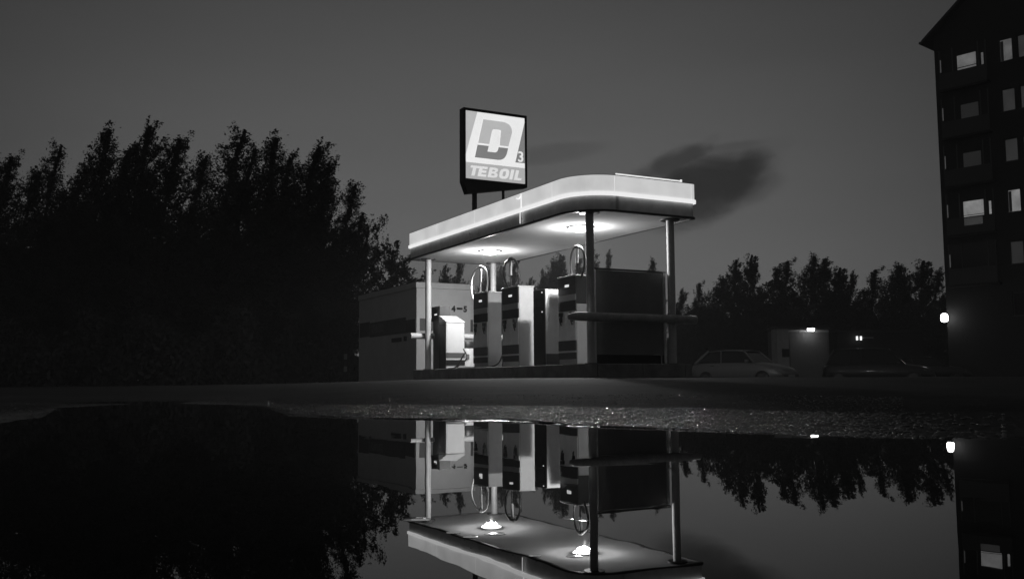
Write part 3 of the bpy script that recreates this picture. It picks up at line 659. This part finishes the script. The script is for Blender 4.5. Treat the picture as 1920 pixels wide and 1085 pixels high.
# ------------------------------------------------------------------ trees
leaf_m = mat('leaves', 0.060, 0.75, noise=0.5, nscale=0.9, spec=0.2); bark_m = mat('bark', 0.05, 0.85, noise=0.3, nscale=6)
def tree_parts(seed, H, wid, n_leaf, leaf, lean, t0=0.10, power=0.75, n_br=70, sparse=1.0, ang0=32, ang1=66, gaps=0.0):
    r = np.random.RandomState(seed)
    def wind(P):
        q = P.copy(); h = np.clip(P[..., 2]/H, 0, 1.2); q[..., 0] += lean*h**2.2; return q
    # trunk
    zs = np.linspace(0, H*0.97, 12); wob = np.cumsum(r.normal(0, 0.035, (12, 2)), 0)*H/10
    tp = np.stack([wob[:, 0], wob[:, 1], zs], -1)
    mb = MB(); tw = wind(tp); mb.tube([tuple(q) for q in tw], [max(0.012, H*0.013*(1-z/H)**0.8+0.01) for z in zs], 8)
    # branches
    ts = t0+(1-t0)*np.sort(r.rand(n_br))**0.9*0.985
    az = np.arange(n_br)*2.4+r.normal(0, 0.5, n_br)
    prof = np.minimum(1.0, (1-ts)**(power+0.08)*1.42+0.02)*np.minimum(1, 0.6+(ts-t0)*3)
    Lb = wid*prof*(0.55+0.6*r.rand(n_br))+0.034*H*np.clip(ts, 0, 1)*(0.3+1.5*r.rand(n_br)**2)
    el = np.radians(ang0+(ang1-ang0)*ts+r.normal(0, 7, n_br))
    bx = np.interp(ts*H, zs, tp[:, 0]); by = np.interp(ts*H, zs, tp[:, 1])
    base = np.stack([bx, by, ts*H], -1)
    dirh = np.stack([np.cos(az), np.sin(az)], -1)
    curl = r.uniform(-0.10, 0.32, n_br)
    def pt(i, s):
        a = el[i]; d = s*Lb[i]
        xy = dirh[i]*(np.cos(a)*d)[..., None]; z = np.sin(a)*d + curl[i]*Lb[i]*s**2
        return base[i]+np.concatenate([xy, z[..., None]], -1)
    for i in range(0, n_br):
        if Lb[i] < 0.5: continue
        s_ = np.linspace(0, 1, 4); P = wind(pt(np.full(4, i), s_)); r0 = 0.008+0.018*Lb[i]/wid
        mb.tube([tuple(q) for q in P], [r0, r0*0.75, r0*0.5, 0.006], 4, cap=False)
    # leaves: on twigs leaving the branches
    w = Lb**1.25; w /= w.sum()
    n_tw = int(n_leaf/20); ti = r.choice(n_br, n_tw, p=w); tsx = 0.18+0.82*r.rand(n_tw)**0.8
    tb = pt(ti, tsx); tl = (0.16+0.26*r.rand(n_tw))*(0.55+0.45*Lb[ti]/max(1e-3, Lb.max()))*min(wid, 3.0)*0.62
    ta = az[ti]+r.normal(0, 0.9, n_tw); te = el[ti]+r.normal(0.12, 0.38, n_tw)
    td = np.stack([np.cos(ta)*np.cos(te), np.sin(ta)*np.cos(te), np.sin(te)], -1)
    # top leader shoots
    li = r.choice(n_tw, n_leaf); ls = r.rand(n_leaf)**0.85
    C_ = tb[li]+td[li]*(ls*tl[li])[:, None]+r.normal(0, 1, (n_leaf, 3))*(0.12*(1.1-ls))[:, None]*min(wid, 3.0)*0.36
    nt2 = int(n_leaf*0.035)
    C_[:nt2] = np.stack([np.interp(np.linspace(0.84, 1.03, nt2)*H, zs, tp[:, 0])+r.normal(0, 0.07, nt2)*(1-np.linspace(0, 0.8, nt2)), r.normal(0, 0.07, nt2)+tp[-1, 1], np.linspace(0.84, 1.03, nt2)*H], -1)
    C_ = wind(C_)
    C_ = C_[C_[:, 2] > 0.15]; n = len(C_)
    a = r.normal(0, 1, (n, 3)); a[:, 2] -= 0.3; a /= np.linalg.norm(a, axis=1)[:, None]
    b_ = r.normal(0, 1, (n, 3)); b_ -= a*(a*b_).sum(1)[:, None]; b_ /= np.linalg.norm(b_, axis=1)[:, None]
    s_ = leaf*(0.6+0.8*r.rand(n))[:, None]; a *= s_; b_ *= s_*0.42
    V = np.stack([C_-a, C_+b_-a*0.1, C_+a, C_-b_-a*0.1], 1).reshape(-1, 3)
    F = np.arange(4*n).reshape(n, 4)
    return mb, V, F
VAR = {}
def tree_variant(key, **kw):
    mb, V, F = tree_parts(**kw)
    me = bpy.data.meshes.new('trunk'); me.from_pydata(mb.v, [], mb.f); me.materials.append(bark_m)
    VAR[key] = (me, np_mesh('crown', V, F, leaf_m), kw['H'])
for i_ in range(7):
    tree_variant('L%d' % i_, seed=11+i_, H=12.0, wid=2.7+0.35*(i_ % 3), n_leaf=42000, leaf=0.055, lean=0.7+0.15*(i_ % 4), power=0.80+0.08*(i_ % 3), n_br=150, t0=0.06)
for i_ in range(5):
    tree_variant('R%d' % i_, seed=41+i_, H=9.0, wid=2.2+0.35*(i_ % 3), n_leaf=26000, leaf=0.06, lean=0.35+0.1*(i_ % 3), power=0.85, n_br=130, t0=0.04)
tree_variant('S0', seed=71, H=8.0, wid=2.6, n_leaf=11000, leaf=0.065, lean=0.35, power=0.45, n_br=40, t0=0.10, ang0=18, ang1=52)
tree_variant('S1', seed=73, H=6.5, wid=2.4, n_leaf=9000, leaf=0.065, lean=0.3, power=0.42, n_br=34, t0=0.10, ang0=18, ang1=50)
def tree(var, px_, py_, d, label, name='birch_tree', rz=None, group=None, wide=1.0):
    """plant a tree whose top is seen at photo bearing px_, and as high as it looks at distance d"""
    a, b_ = (px_-960)/1824.0, (542.5-py_)/1824.0
    P = cam.matrix_world @ Vector((a, b_, -1)); o = Vector((0, 0, 0.14)); dr = P-o; P = o+dr*(d/dr.y)
    gz_ = float(ground_z([P.x], [d], False)[0]); Ht = P.z-gz_
    tm, cm, H0 = VAR[var]; s = Ht/(H0*1.05)
    t_ = thing(name, label, 'tree', (P.x, d, gz_-0.05), rz if rz is not None else random.uniform(-0.35, 0.35), group)
    # the wind-bent tip stands over the bearing
    t_.location.x -= 0.5*s*1.1
    t_.scale = (s*wide, s*wide, s)
    for nm, me in (('trunk', tm), ('crown', cm)):
        o_ = bpy.data.objects.new(nm, me); COL.objects.link(o_); o_.parent = t_
    return t_
random.seed(5)
LT = [(5, 285, 45, 'birch cut by the left edge of the photo'), (38, 312, 46.5, 'short birch just inside the left edge'), (80, 258, 44, 'broad-topped birch, second spire from the left edge'), (128, 300, 46, 'low birch in the dip left of the two tall left spires'),
      (192, 232, 43.5, 'tall leaning birch, first of the two tallest on the left'), (228, 266, 46, 'birch filling the gap between the two tallest left spires'), (262, 230, 44.5, 'tall birch, second of the two tallest on the left'),
      (318, 252, 47, 'thin birch left of the see-through gap in the wood'), (358, 282, 48, 'sparse birch in the see-through gap of the wood'), (405, 230, 44, 'tall spreading birch in the middle of the wood'), (455, 264, 46, 'lower birch right of the tall spreading one'),
      (510, 252, 45, 'narrow pointed birch right of the middle of the wood'), (536, 286, 46.5, 'short birch between two narrow pointed ones'), (560, 268, 43.5, 'slim birch with a bent tip near the right of the wood'), (606, 296, 44, 'birch stepping down toward the right end of the wood'),
      (640, 338, 42.5, 'rounded birch near the right end of the wood'), (657, 392, 41, 'lowest dense birch closing the right end of the wood')]
for i_, (x_, y_, d_, lb) in enumerate(LT): tree('L%d' % (i_ % 7), x_, y_, d_, 'dark '+lb, group='birches of the wood on the left', wide=[1.25, 1.5, 1.1, 1.35][i_ % 4])
tree('S0', 700, 418, 40, 'loose small tree with feathery branches right of the wood', 'small_tree', group='small trees behind the kiosk', wide=1.0)
tree('S1', 742, 462, 41, 'small bushy tree just above the kiosk roof', 'small_tree', group='small trees behind the kiosk', wide=1.15)
tree('S1', 775, 505, 42, 'lowest bush-like tree touching the canopy corner above the kiosk', 'small_tree', group='small trees behind the kiosk', wide=1.2, rz=1.2)
MT = [(843, 492, 'birch top left of the white hose hoop'), (864, 490, 'twin birch top beside the white hose hoop'), (915, 500, 'birch behind the rear column'), (945, 492, 'birch behind the dark hose hoop'), (973, 489, 'birch right of the dark hose hoop'), (1003, 516, 'short birch in the gap right of the hose hoops'),
      (1022, 509, 'small birch left of the twin spires'), (1038, 486, 'left of the twin spires above the terminal'), (1057, 471, 'right of the twin spires above the terminal'), (1095, 480, 'birch hidden partly by the nearest column'), (1121, 466, 'dense birch right of the nearest column'),
      (1146, 473, 'pale drooping birch top above the dark screen wall'), (1226, 484, 'lone drooping birch tip above the right end of the dark screen wall')]
for i_, (x_, y_, lb) in enumerate(MT): tree('R%d' % (i_ % 5), x_, y_, 58+(i_*7 % 5), ('birch, ' if not 'birch' in lb else '')+lb, group='birches seen under the canopy', wide=0.9 if i_ < 11 else 0.7)
RT = [(1278, 545, 'low birch just right of the right column'), (1317, 526, 'small birch right of the right column'), (1345, 518, 'third birch right of the right column'), (1386, 482, 'pointed birch above the silver hatchback bonnet'), (1415, 473, 'tall birch with a clubbed tip, above the gap left of the garage'),
      (1454, 499, 'short birch above the left wall of the garage'), (1481, 484, 'narrow birch above the garage'), (1524, 475, 'tall birch above the garage lamp'), (1552, 479, 'broad birch above the right end of the garage'), (1577, 497, 'round-shouldered birch right of the garage'),
      (1599, 512, 'low birch above the wagon roof'), (1643, 501, 'birch above the twin small lamps'), (1675, 494, 'left birch of the close pair beside the tower block'), (1697, 494, 'right birch of the close pair beside the tower block'), (1731, 484, 'thin see-through birch nearest the tower block'), (1757, 506, 'low birch against the tower block wall')]
for i_, (x_, y_, lb) in enumerate(RT): tree('R%d' % ((i_*3+1) % 5), x_, y_, 64+(i_*5 % 6), ('dark ' if i_ % 2 else 'shadowy ')+lb, group='birches behind the car yard', wide=[1.3, 1.0, 1.5][i_ % 3])
# the wood behind the front rows and the undergrowth, each one mass
def mass(name, label, specs, n, leaf, seed):
    r = np.random.RandomState(seed); Cs = []
    for (x0, x1, y0, y1, zt, k_) in specs:
        m = int(n*k_); x = r.uniform(x0, x1, m); y = r.uniform(y0, y1, m)
        hh = zt*(0.62+0.38*np.sin(x*1.9+np.sin(x*0.7)*2)*np.sin(x*0.53+1))
        z = hh*r.rand(m)**0.8
        Cs.append(np.stack([x, y, z], -1))
    C_ = np.concatenate(Cs); m = len(C_)
    a = r.normal(0, 1, (m, 3)); a /= np.linalg.norm(a, axis=1)[:, None]; b_ = r.normal(0, 1, (m, 3)); b_ -= a*(a*b_).sum(1)[:, None]; b_ /= np.linalg.norm(b_, axis=1)[:, None]
    s_ = leaf*(0.6+0.8*r.rand(m))[:, None]; a *= s_; b_ *= s_*0.5
    V = np.stack([C_-a, C_+b_, C_+a, C_-b_], 1).reshape(-1, 3)
    o = np_obj(name, V, np.arange(4*m).reshape(m, 4), leaf_m, kind='stuff'); o['label'] = label
    return o
mass('woodland', 'dark mass of wood behind the left birches', [(-36, -12.5, 48, 54, 9.0, 0.62), (-13, -8.4, 46, 52, 7.6, 0.22), (-40, -26, 46, 54, 9.0, 0.16)], 90000, 0.2, 1)
mass('undergrowth', 'dark shrubs and saplings at the foot of the left wood', [(-34, -6.8, 39, 42, 3.4, 0.7), (-9, -3.2, 41, 44, 2.8, 0.3)], 52000, 0.12, 2)
mass('thicket', 'dark thicket below the birches seen under the canopy', [(-6, 9, 66, 70, 5.0, 1.0)], 34000, 0.17, 3)
mass('brushwood', 'dark brush below the birches behind the car yard', [(8, 33, 72, 77, 6.6, 1.0)], 60000, 0.2, 4)

# ------------------------------------------------------------------ apartment block
BQ = Vector((25.5, 57.5, 0)); BA = math.atan2(-0.757, 0.653)
bl = thing('apartment_block', 'dark gabled tower block with a few lit windows at the right edge', 'building', (BQ.x, BQ.y, 0), BA)
# local: x along the facade (towards the camera right), y away from the viewer (into the block), z up
bw_m = mat('block_wall', 0.028, 0.8, noise=0.12, nscale=0.8, bump=0.01, bscale=6)
floors = [18.25, 15.32, 12.42, 9.50, 6.55, 3.65]
WIN = []   # (x0, x1, z0, z1)
e_winA = emis('window_bright', 0.18, 0.35); e_winB = emis('window_lit', 0.085, 0.45); e_winC = emis('window_dim', 0.020, 0.3)
win_dark = mat('window_dark', 0.02, 0.12)
openings = []
for k_, z_ in enumerate(floors):
    for (a0, a1) in ((3.98, 4.72), (4.98, 5.72), (7.4, 8.14), (8.4, 9.14), (10.2, 11.4)):
        openings.append((a0, a1, z_, z_+1.32, k_))
WIDE, EAV = 12.6, 20.85
X0 = 0.24
# wall built as strips round the openings (the deep core stands behind)
MB().prism([(X0, -0.5), (WIDE, -0.5), (WIDE, EAV), ((X0+WIDE)/2, EAV+(WIDE-X0)/2*0.80), (X0, EAV)], 0.30, 26.0, 'y').build('wall', bw_m, bl)
cols = sorted(set([X0, WIDE]+[a for o_ in openings for a in o_[:2]]))
fw = MB()
for a0, a1 in zip(cols[:-1], cols[1:]):
    hol = sorted([(o_[2], o_[3]) for o_ in openings if o_[0] <= a0+1e-6 and o_[1] >= a1-1e-6])
    z_ = -0.5
    for h0, h1 in hol+[(EAV, EAV)]:
        fw.box(a0, a1, 0.0, 0.298, z_, h0); z_ = h1
fw.prism([(X0, EAV+0.002), (WIDE, EAV+0.002), ((X0+WIDE)/2, EAV+(WIDE-X0)/2*0.80)], 0.0, 0.298, 'y')
fw.build('facade', bw_m, bl, fix=True)
hr = (WIDE-X0)/2; cx_ = X0+hr
sl_ = 0.80
def rl(x_): return EAV+(hr-abs(x_-cx_))*sl_
roof_m = mat('roof_sheet', 0.04, 0.6)
rf = MB()
for s_ in (-1, 1):
    xe = cx_+s_*(hr+0.55)
    rf.prism([(cx_, rl(cx_)+0.02), (xe, rl(cx_)-(hr+0.55)*sl_+0.02), (xe, rl(cx_)-(hr+0.55)*sl_+0.20), (cx_, rl(cx_)+0.22)], -0.45, 26.4, 'y')
roof = rf.build('roof', roof_m, bl)
MB().tube([(X0-0.63, -0.45, EAV-0.38), (X0-0.63, 26, EAV-0.38)], 0.09, 8).tube([(X0-0.60, -0.25, EAV-0.40), (X0-0.35, -0.15, EAV-0.62), (X0-0.08, -0.08, EAV-0.75)], 0.05, 8).build('gutter', dark_m, roof)
frame_m = mat('window_frame', 0.10, 0.6)
lit = {(0, 3.98): e_winB, (0, 4.98): e_winC, (1, 3.98): e_winC, (1, 4.98): e_winC, (2, 3.98): e_winC, (3, 3.98): e_winA, (4, 3.98): emis('window_faint', 0.014, 0.3), (2, 4.98): emis('window_faint', 0.014), (0, 7.4): e_winB, (3, 8.4): e_winB, (5, 10.2): e_winC}
for (a0, a1, z0, z1, k_) in openings:
    w_ = MB().box(a0, a0+0.05, 0.12, 0.19, z0, z1).box(a1-0.05, a1, 0.12, 0.19, z0, z1).box(a0+0.05, a1-0.05, 0.12, 0.19, z0, z0+0.05).box(a0+0.05, a1-0.05, 0.12, 0.19, z1-0.05, z1).build('window', frame_m, bl)
    MB().box(a0+0.05, a1-0.05, 0.145, 0.16, z0+0.05, z1-0.05).build('pane', lit.get((k_, a0), win_dark), w_)
    if (k_, a0) in ((0, 3.98), (3, 3.98)):
        MB().box(a0+0.06, a0+0.22, 0.135, 0.143, z0+0.06, z1-0.10).build('curtain', mat('curtain', 0.25, 0.8), w_)
    MB().box(a0-0.03, a1+0.03, -0.04, 0.10, z0-0.04, z0-0.002).build('sill', frame_m, w_)
par_m = mat('balcony_panel', 0.07, 0.6); bglass = mat('balcony_glass', 0.03, 0.06)
for k_, z_ in enumerate(floors[:5]):
    bz = z_-0.95     # balcony floor
    b_ = MB().box(0.62, 3.45, -0.38, -0.003, bz-0.12, bz).build('balcony', bw_m, bl)
    MB().box(0.65, 3.42, -0.37, -0.33, bz+0.02, z_+0.0).build('parapet', par_m, b_)
    MB().box(0.65, 0.69, -0.325, -0.01, bz+0.02, z_+0.0).build('side_parapet', par_m, b_)
    for xx in (0.68, 1.45, 2.95, 3.38): MB().box(xx-0.03, xx+0.03, -0.36, -0.33, z_+0.002, z_+1.45).build('post', frame_m, b_)
    MB().box(0.72, 1.41, -0.35, -0.34, z_+0.004, z_+1.40).box(1.49, 2.91, -0.35, -0.34, z_+0.004, z_+1.40).box(2.99, 3.34, -0.35, -0.34, z_+0.004, z_+1.40).build('glazing', mat('glazing_dark', 0.02, 0.10), b_) if k_ in (4,) else None
    # pale end frame; its reflection is put in as a faint glow
    MB().box(0.74, 0.79, -0.39, -0.372, z_+0.1, z_+0.85).build('end_trim_glint', mat('end_trim_glint', 0.5, 0.35, emit=0.055 if k_ in (0, 1, 3, 4) else 0.03), b_)
    if k_ in (0, 3):
        MB().box(1.56 if k_ else 1.62, 2.70, -0.07, -0.03, z_+0.02, z_+0.96).build('lit_pane', emis('window_balcony%d' % k_, 0.19 if k_ else 0.11, 0.35), b_)
        MB().box(1.50, 2.76, -0.085, -0.072, z_+(0.12 if k_ else 0.20), z_+(0.15 if k_ else 0.24)).build('glazing_bar', dark_m, b_)
        MB().box(3.02, 3.13, -0.07, -0.03, z_+0.05, z_+0.80).build('lit_strip', emis('window_strip%d' % k_, 0.20 if k_ else 0.08, 0.2), b_)
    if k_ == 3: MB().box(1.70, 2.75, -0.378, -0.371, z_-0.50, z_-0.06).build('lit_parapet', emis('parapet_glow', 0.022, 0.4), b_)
    if k_ in (1, 2): MB().box(1.70, 2.70, -0.07, -0.03, z_+0.02, z_+0.9).build('lit_pane', emis('window_veiled', 0.005, 0.5), b_)
# wall lamp
wl = thing('wall_lamp', 'bright square lantern low on the corner of the tower block', 'lamp', (BQ.x+0.33*0.653, BQ.y-0.33*0.757, 3.72), BA)
MB().lathe([(0.10, -0.25), (0.19, -0.19), (0.21, 0.0), (0.19, 0.17), (0.10, 0.25)], (0, -0.52), 20).build('lantern', emis('lantern_glow', 8.0, 0.0), wl)
MB().box(-0.05, 0.05, -0.378, -0.004, 0.05, 0.11).box(-0.10, 0.10, -0.56, -0.46, 0.252, 0.30).build('arm', dark_m, wl)

# ------------------------------------------------------------------ garages behind the cars
ga = thing('garage', 'small pale garage between the silver hatchback and the dark estate car', 'garage', (13.60, 50.0, -0.1), 0.10)
gm = mat('garage_wall', 0.15, 0.7, noise=0.15, nscale=2.5)
MB().box(0.0, 0.62, 0.0, 0.8, 0, 2.88).build('wall', mat('garage_lit_side', 0.42, 0.7, noise=0.15, nscale=2.5), ga); MB().box(0.622, 2.92, 0.35, 3.0, 0, 2.86).build('wall', gm, ga)  # light on the left strip is put into its paler wall colour
MB().box(-0.08, 0.60, -0.10, 0.9, 2.884, 3.0).box(0.602, 3.0, -0.10, 3.1, 2.884, 3.0).build('roof', roof_m, ga)
MB().box(0.24, 0.62, -0.02, -0.003, 1.42, 1.84).build('hatch', black_m, ga)
MB().box(0.8, 2.8, 0.32, 0.345, 0.05, 2.35).build('door', mat('garage_door', 0.17, 0.7, noise=0.1, nscale=4), ga)
MB().box(0.63, 2.9, 0.30, 0.343, 2.72, 2.80).build('lintel_trim', mat('trim_pale', 0.4, 0.5), ga)
gl_ = thing('garage_lamp', 'small bright bulkhead lamp over the pale garage door', 'lamp', (15.40, 50.18, 2.72), 0.1)
MB().box(-0.17, 0.17, -0.10, 0.06, -0.07, 0.08).build('lamp_lens', emis('bulkhead', 14.0, 0.0), gl_, bevel=0.03)
MB().box(-0.12, 0.12, 0.062, 0.30, -0.03, 0.05).build('bracket', dark_m, gl_)
g2 = thing('garage', 'black shed behind the wagon carrying two small lamps', 'garage', (17.2, 51.5, -0.1), 0.05)
MB().box(0, 4.6, 0, 4, 0, 2.75).build('wall', mat('shed_dark', 0.03, 0.8, noise=0.2), g2); MB().box(-0.1, 4.7, -0.1, 4.1, 2.754, 2.86).build('roof', roof_m, g2)
tl = thing('twin_lamp', 'two tiny bright bulbs on a short bar on the black shed', 'lamp', (18.30, 51.40, 2.30), 0.05)
MB().box(0.1, 0.78, -0.05, 0.0, 0.02, 0.07).build('bar', mat('trim_pale'), tl)
for x_ in (-0.12, 0.09): MB().tube([(x_, -0.06, -0.08), (x_, -0.06, 0.12)], 0.05, 10).build('bulb', emis('bulb_glow', 1.5, 0.0), tl)

# ------------------------------------------------------------------ cars
def car(label, loc, rz, paint, Ln=3.9, Wd=1.65, Ht=1.40, wagon=False, lights=None, group='cars parked behind the station'):
    c_ = thing('parked_car', label, 'car', loc, rz, group)
    hw = Wd/2; f = Ln/2
    # stations along x: (x, half width, z sill, z belt/top of lower body)
    stt = [(-f, hw*0.78, 0.42, 0.72), (-f+0.06, hw*0.90, 0.32, 0.84), (-f+0.35, hw*0.98, 0.24, 0.92), (-f+0.9, hw, 0.22, 0.93), (-0.3, hw, 0.20, 0.93), (0.5, hw, 0.20, 0.92),
           (f-1.15, hw, 0.22, 0.90), (f-0.6, hw*0.97, 0.24, 0.82), (f-0.22, hw*0.90, 0.28, 0.70), (f-0.05, hw*0.80, 0.32, 0.58), (f, hw*0.72, 0.38, 0.50)]
    V = []; n = 13
    for (x, w, z0, z1) in stt:
        sec = [(-w*0.86, z0), (-w*0.98, z0+0.08), (-w, (z0+z1)/2), (-w*0.985, z1-0.12), (-w*0.93, z1-0.03), (-w*0.6, z1+0.015), (0, z1+0.035), (w*0.6, z1+0.015), (w*0.93, z1-0.03), (w*0.985, z1-0.12), (w, (z0+z1)/2), (w*0.98, z0+0.08), (w*0.86, z0)]
        V += [(x, y, z) for y, z in sec]
    F = []
    for i in range(len(stt)-1):
        for k in range(n): F.append((i*n+k, i*n+(k+1) % n, (i+1)*n+(k+1) % n, (i+1)*n+k))
    F += [tuple(range(n)), tuple(range((len(stt)-1)*n, len(stt)*n))[::-1]]
    mb = MB(); mb.add(V, F, True); bd = mb.build('body', paint, c_)
    xf0, xf1 = f-1.12, 0.32 if not wagon else 0.45
    xr1, xr0 = (-f+0.75, -f+0.22) if not wagon else (-f+0.55, -f+0.18)
    zb, zt = 0.91, Ht-0.045; wb, wt = hw*0.93, hw*0.72
    mx_ = (xf0+xr0)/2
    def gh(o, zt_): return [(xf0, -wb+o, zb), (xf0, wb-o, zb), (xr0, wb-o, zb), (xr0, -wb+o, zb), (xf1, -wt+o, zt_), (xf1, wt-o, zt_), (xr1, wt-o, zt_), (xr1, -wt+o, zt_)]
    MB().hexa([Vector(q) for q in gh(0.02, zt)]).build('window_glass', mat('car_glass', 0.01, 0.04), c_)
    R = MB(); nx = 9; rows = []
    for i in range(nx):
        t_ = i/(nx-1); x = xr1-0.05+(xf1+0.07-xr1+0.05)*t_; bow = 0.045*(1-(2*t_-1)**2)
        rows.append([(x, y*wt*1.03, zt+0.0+bow+0.03*(1-y*y)-0.0) for y in (-1, -0.9, -0.5, 0, 0.5, 0.9, 1)])
    R.add([q for r_ in rows for q in r_], [(i*7+k, i*7+k+1, (i+1)*7+k+1, (i+1)*7+k) for i in range(nx-1) for k in range(6)], True)
    rf_ = R.build('roof', paint, c_); so = rf_.modifiers.new('s', 'SOLIDIFY'); so.thickness = 0.04
    P_ = MB()
    for s in (-1, 1):
        P_.tube([(xf0+0.02, s*wb, zb-0.02), (xf1, s*wt, zt+0.02)], 0.032, 6); P_.tube([(xr0, s*wb, zb-0.02), (xr1, s*wt, zt+0.02)], 0.055, 6)
        P_.tube([(mx_-0.12, s*wb, zb-0.02), (mx_-0.2, s*wt, zt+0.02)], 0.028, 6)
        if wagon: P_.tube([(-f+1.15, s*wb, zb-0.02), (-f+1.2, s*wt, zt+0.02)], 0.035, 6)
    P_.build('pillars', paint, c_)
    for sx in (-f+0.72, f-0.78):
        for s in (-1, 1):
            wh = MB().lathe([(0.19, -0.09), (0.29, -0.085), (0.305, -0.05), (0.305, 0.05), (0.29, 0.085), (0.19, 0.09)], seg=20)
            wh.v = [(sx+x, s*(hw-0.08)+z, 0.30+y) for x, y, z in wh.v]
            w_ = wh.build('wheel', black_m, c_)
            ri = MB().lathe([(0.185, -0.093), (0.15, -0.07), (0.04, -0.095)], seg=16); ri.v = [(sx+x, s*(hw-0.08)-s*z, 0.30+y) for x, y, z in ri.v]; ri.build('rim', mat('rim_metal', 0.08, 0.5, metal=0.3), w_)
    for s in (-1, 1):
        MB().hexa([(f-0.30, s*hw*0.56, 0.52), (f-0.04, s*hw*0.50, 0.50), (f-0.12, s*hw*0.80, 0.50), (f-0.36, s*hw*0.90, 0.52), (f-0.34, s*hw*0.56, 0.66), (f-0.10, s*hw*0.50, 0.62), (f-0.16, s*hw*0.82, 0.62), (f-0.38, s*hw*0.92, 0.67)]).build('headlight', lights or mat('headlight_glass', 0.5, 0.08, metal=0.6), c_, bevel=0.01)
        MB().box(-f-0.005, -f+0.12, s*hw*0.62-0.10, s*hw*0.62+0.10, 0.62, 0.78).build('tail_light', mat('tail_glass', 0.08, 0.1), c_, bevel=0.01)
        MB().box(xf0-0.30, xf0-0.18, s*(wb+0.10)-0.07, s*(wb+0.10)+0.07, 0.92, 1.02).build('mirror', paint, c_, bevel=0.02)
        MB().box(mx_-0.55, mx_-0.40, s*hw*0.998-0.01, s*hw*0.998+0.012, 0.78, 0.81).build('door_handle', dark_m, c_)
    MB().box(f-0.10, f+0.03, -hw*0.74, hw*0.74, 0.32, 0.45).build('front_bumper', mat('bumper_dark', 0.05, 0.5), c_, bevel=0.03)
    MB().box(-f-0.03, -f+0.10, -hw*0.76, hw*0.76, 0.36, 0.50).build('rear_bumper', mat('bumper_dark'), c_, bevel=0.03)
    MB().box(f+0.031, f+0.036, -0.26, 0.26, 0.34, 0.44).build('number_plate', mat('plate_white', 0.4, 0.5), c_)
    return c_
silver = mat('car_silver', 0.2, 0.4, metal=0.2, coat=0.3); darkp = mat('car_dark', 0.02, 0.45, coat=0.3); darkp2 = mat('car_black', 0.012, 0.35, coat=0.6)
car('silver hatchback parked behind the right column, nose to the right', (9.02, 38.0, -0.09), -0.74, silver)
car('dark estate car in front of the black shed, facing right', (16.3, 43.5, -0.1), -0.46, darkp, 4.6, 1.72, 1.62, True)
car('black saloon half hidden behind the estate car, under the tower block lamp', (21.3, 50.5, -0.08), -0.30, darkp2, 4.4, 1.72, 1.38)

# ------------------------------------------------------------------ thin haze, added to lift the blacks
hz = bpy.data.materials.new('haze_lift'); hz.use_nodes = True; t = hz.node_tree; t.nodes.clear()
vo = t.nodes.new('ShaderNodeVolumePrincipled'); vo.inputs['Color'].default_value = (0.9, 0.9, 0.9, 1); vo.inputs['Density'].default_value = 0.0022
ou = t.nodes.new('ShaderNodeOutputMaterial'); t.links.new(vo.outputs[0], ou.inputs['Volume'])
h = MB().box(-120, 120, -40, 130, -1.5, 34).build('haze', hz); h['kind'] = 'stuff'; h['label'] = 'thin haze added to lift the dark tones'

# ------------------------------------------------------------------ shallow water swells, added to double bits of the reflection
swell_m = mat('swell_film', 0.02, 0.06, coat=1.0, spec=1.0)
for i_, (x_, y_, r_, lb) in enumerate([(928, 1000, 0.006, 'mirrored left lamp'), (1092, 975, 0.004, 'mirrored hoses'), (1066, 972, 0.003, 'mirrored pump tops'), (781, 973, 0.009, 'mirrored left canopy corner'), (850, 998, 0.004, 'mirrored left end of the fascia band'), (1077, 1042, 0.004, 'mirrored near lamp'), (1003, 1041, 0.003, 'middle of the mirrored canopy edge'), (882, 1006, 0.004, 'mirrored fascia band, second from its left end')]):
    P = cam.matrix_world @ Vector(((x_-960)/1824.0, (542.5-y_)/1824.0, -1)); o_ = Vector((0, 0, 0.14)); d_ = P-o_; q = o_+d_*(-0.14/d_.z)
    mb = MB().lathe([(1.7*r_, 0.0), (1.45*r_, 0.008*r_), (1.15*r_, 0.016*r_), (0.8*r_, 0.022*r_), (0.4*r_, 0.026*r_), (0.04*r_, 0.027*r_)], seg=16)
    b_ = mb.build('swell', swell_m); b_.location = (q.x, q.y, 0.0002)
    tag(b_, 'tiny bubble added to bend the reflection at the '+lb, 'swell', 'reflection-bending swells on the puddle')
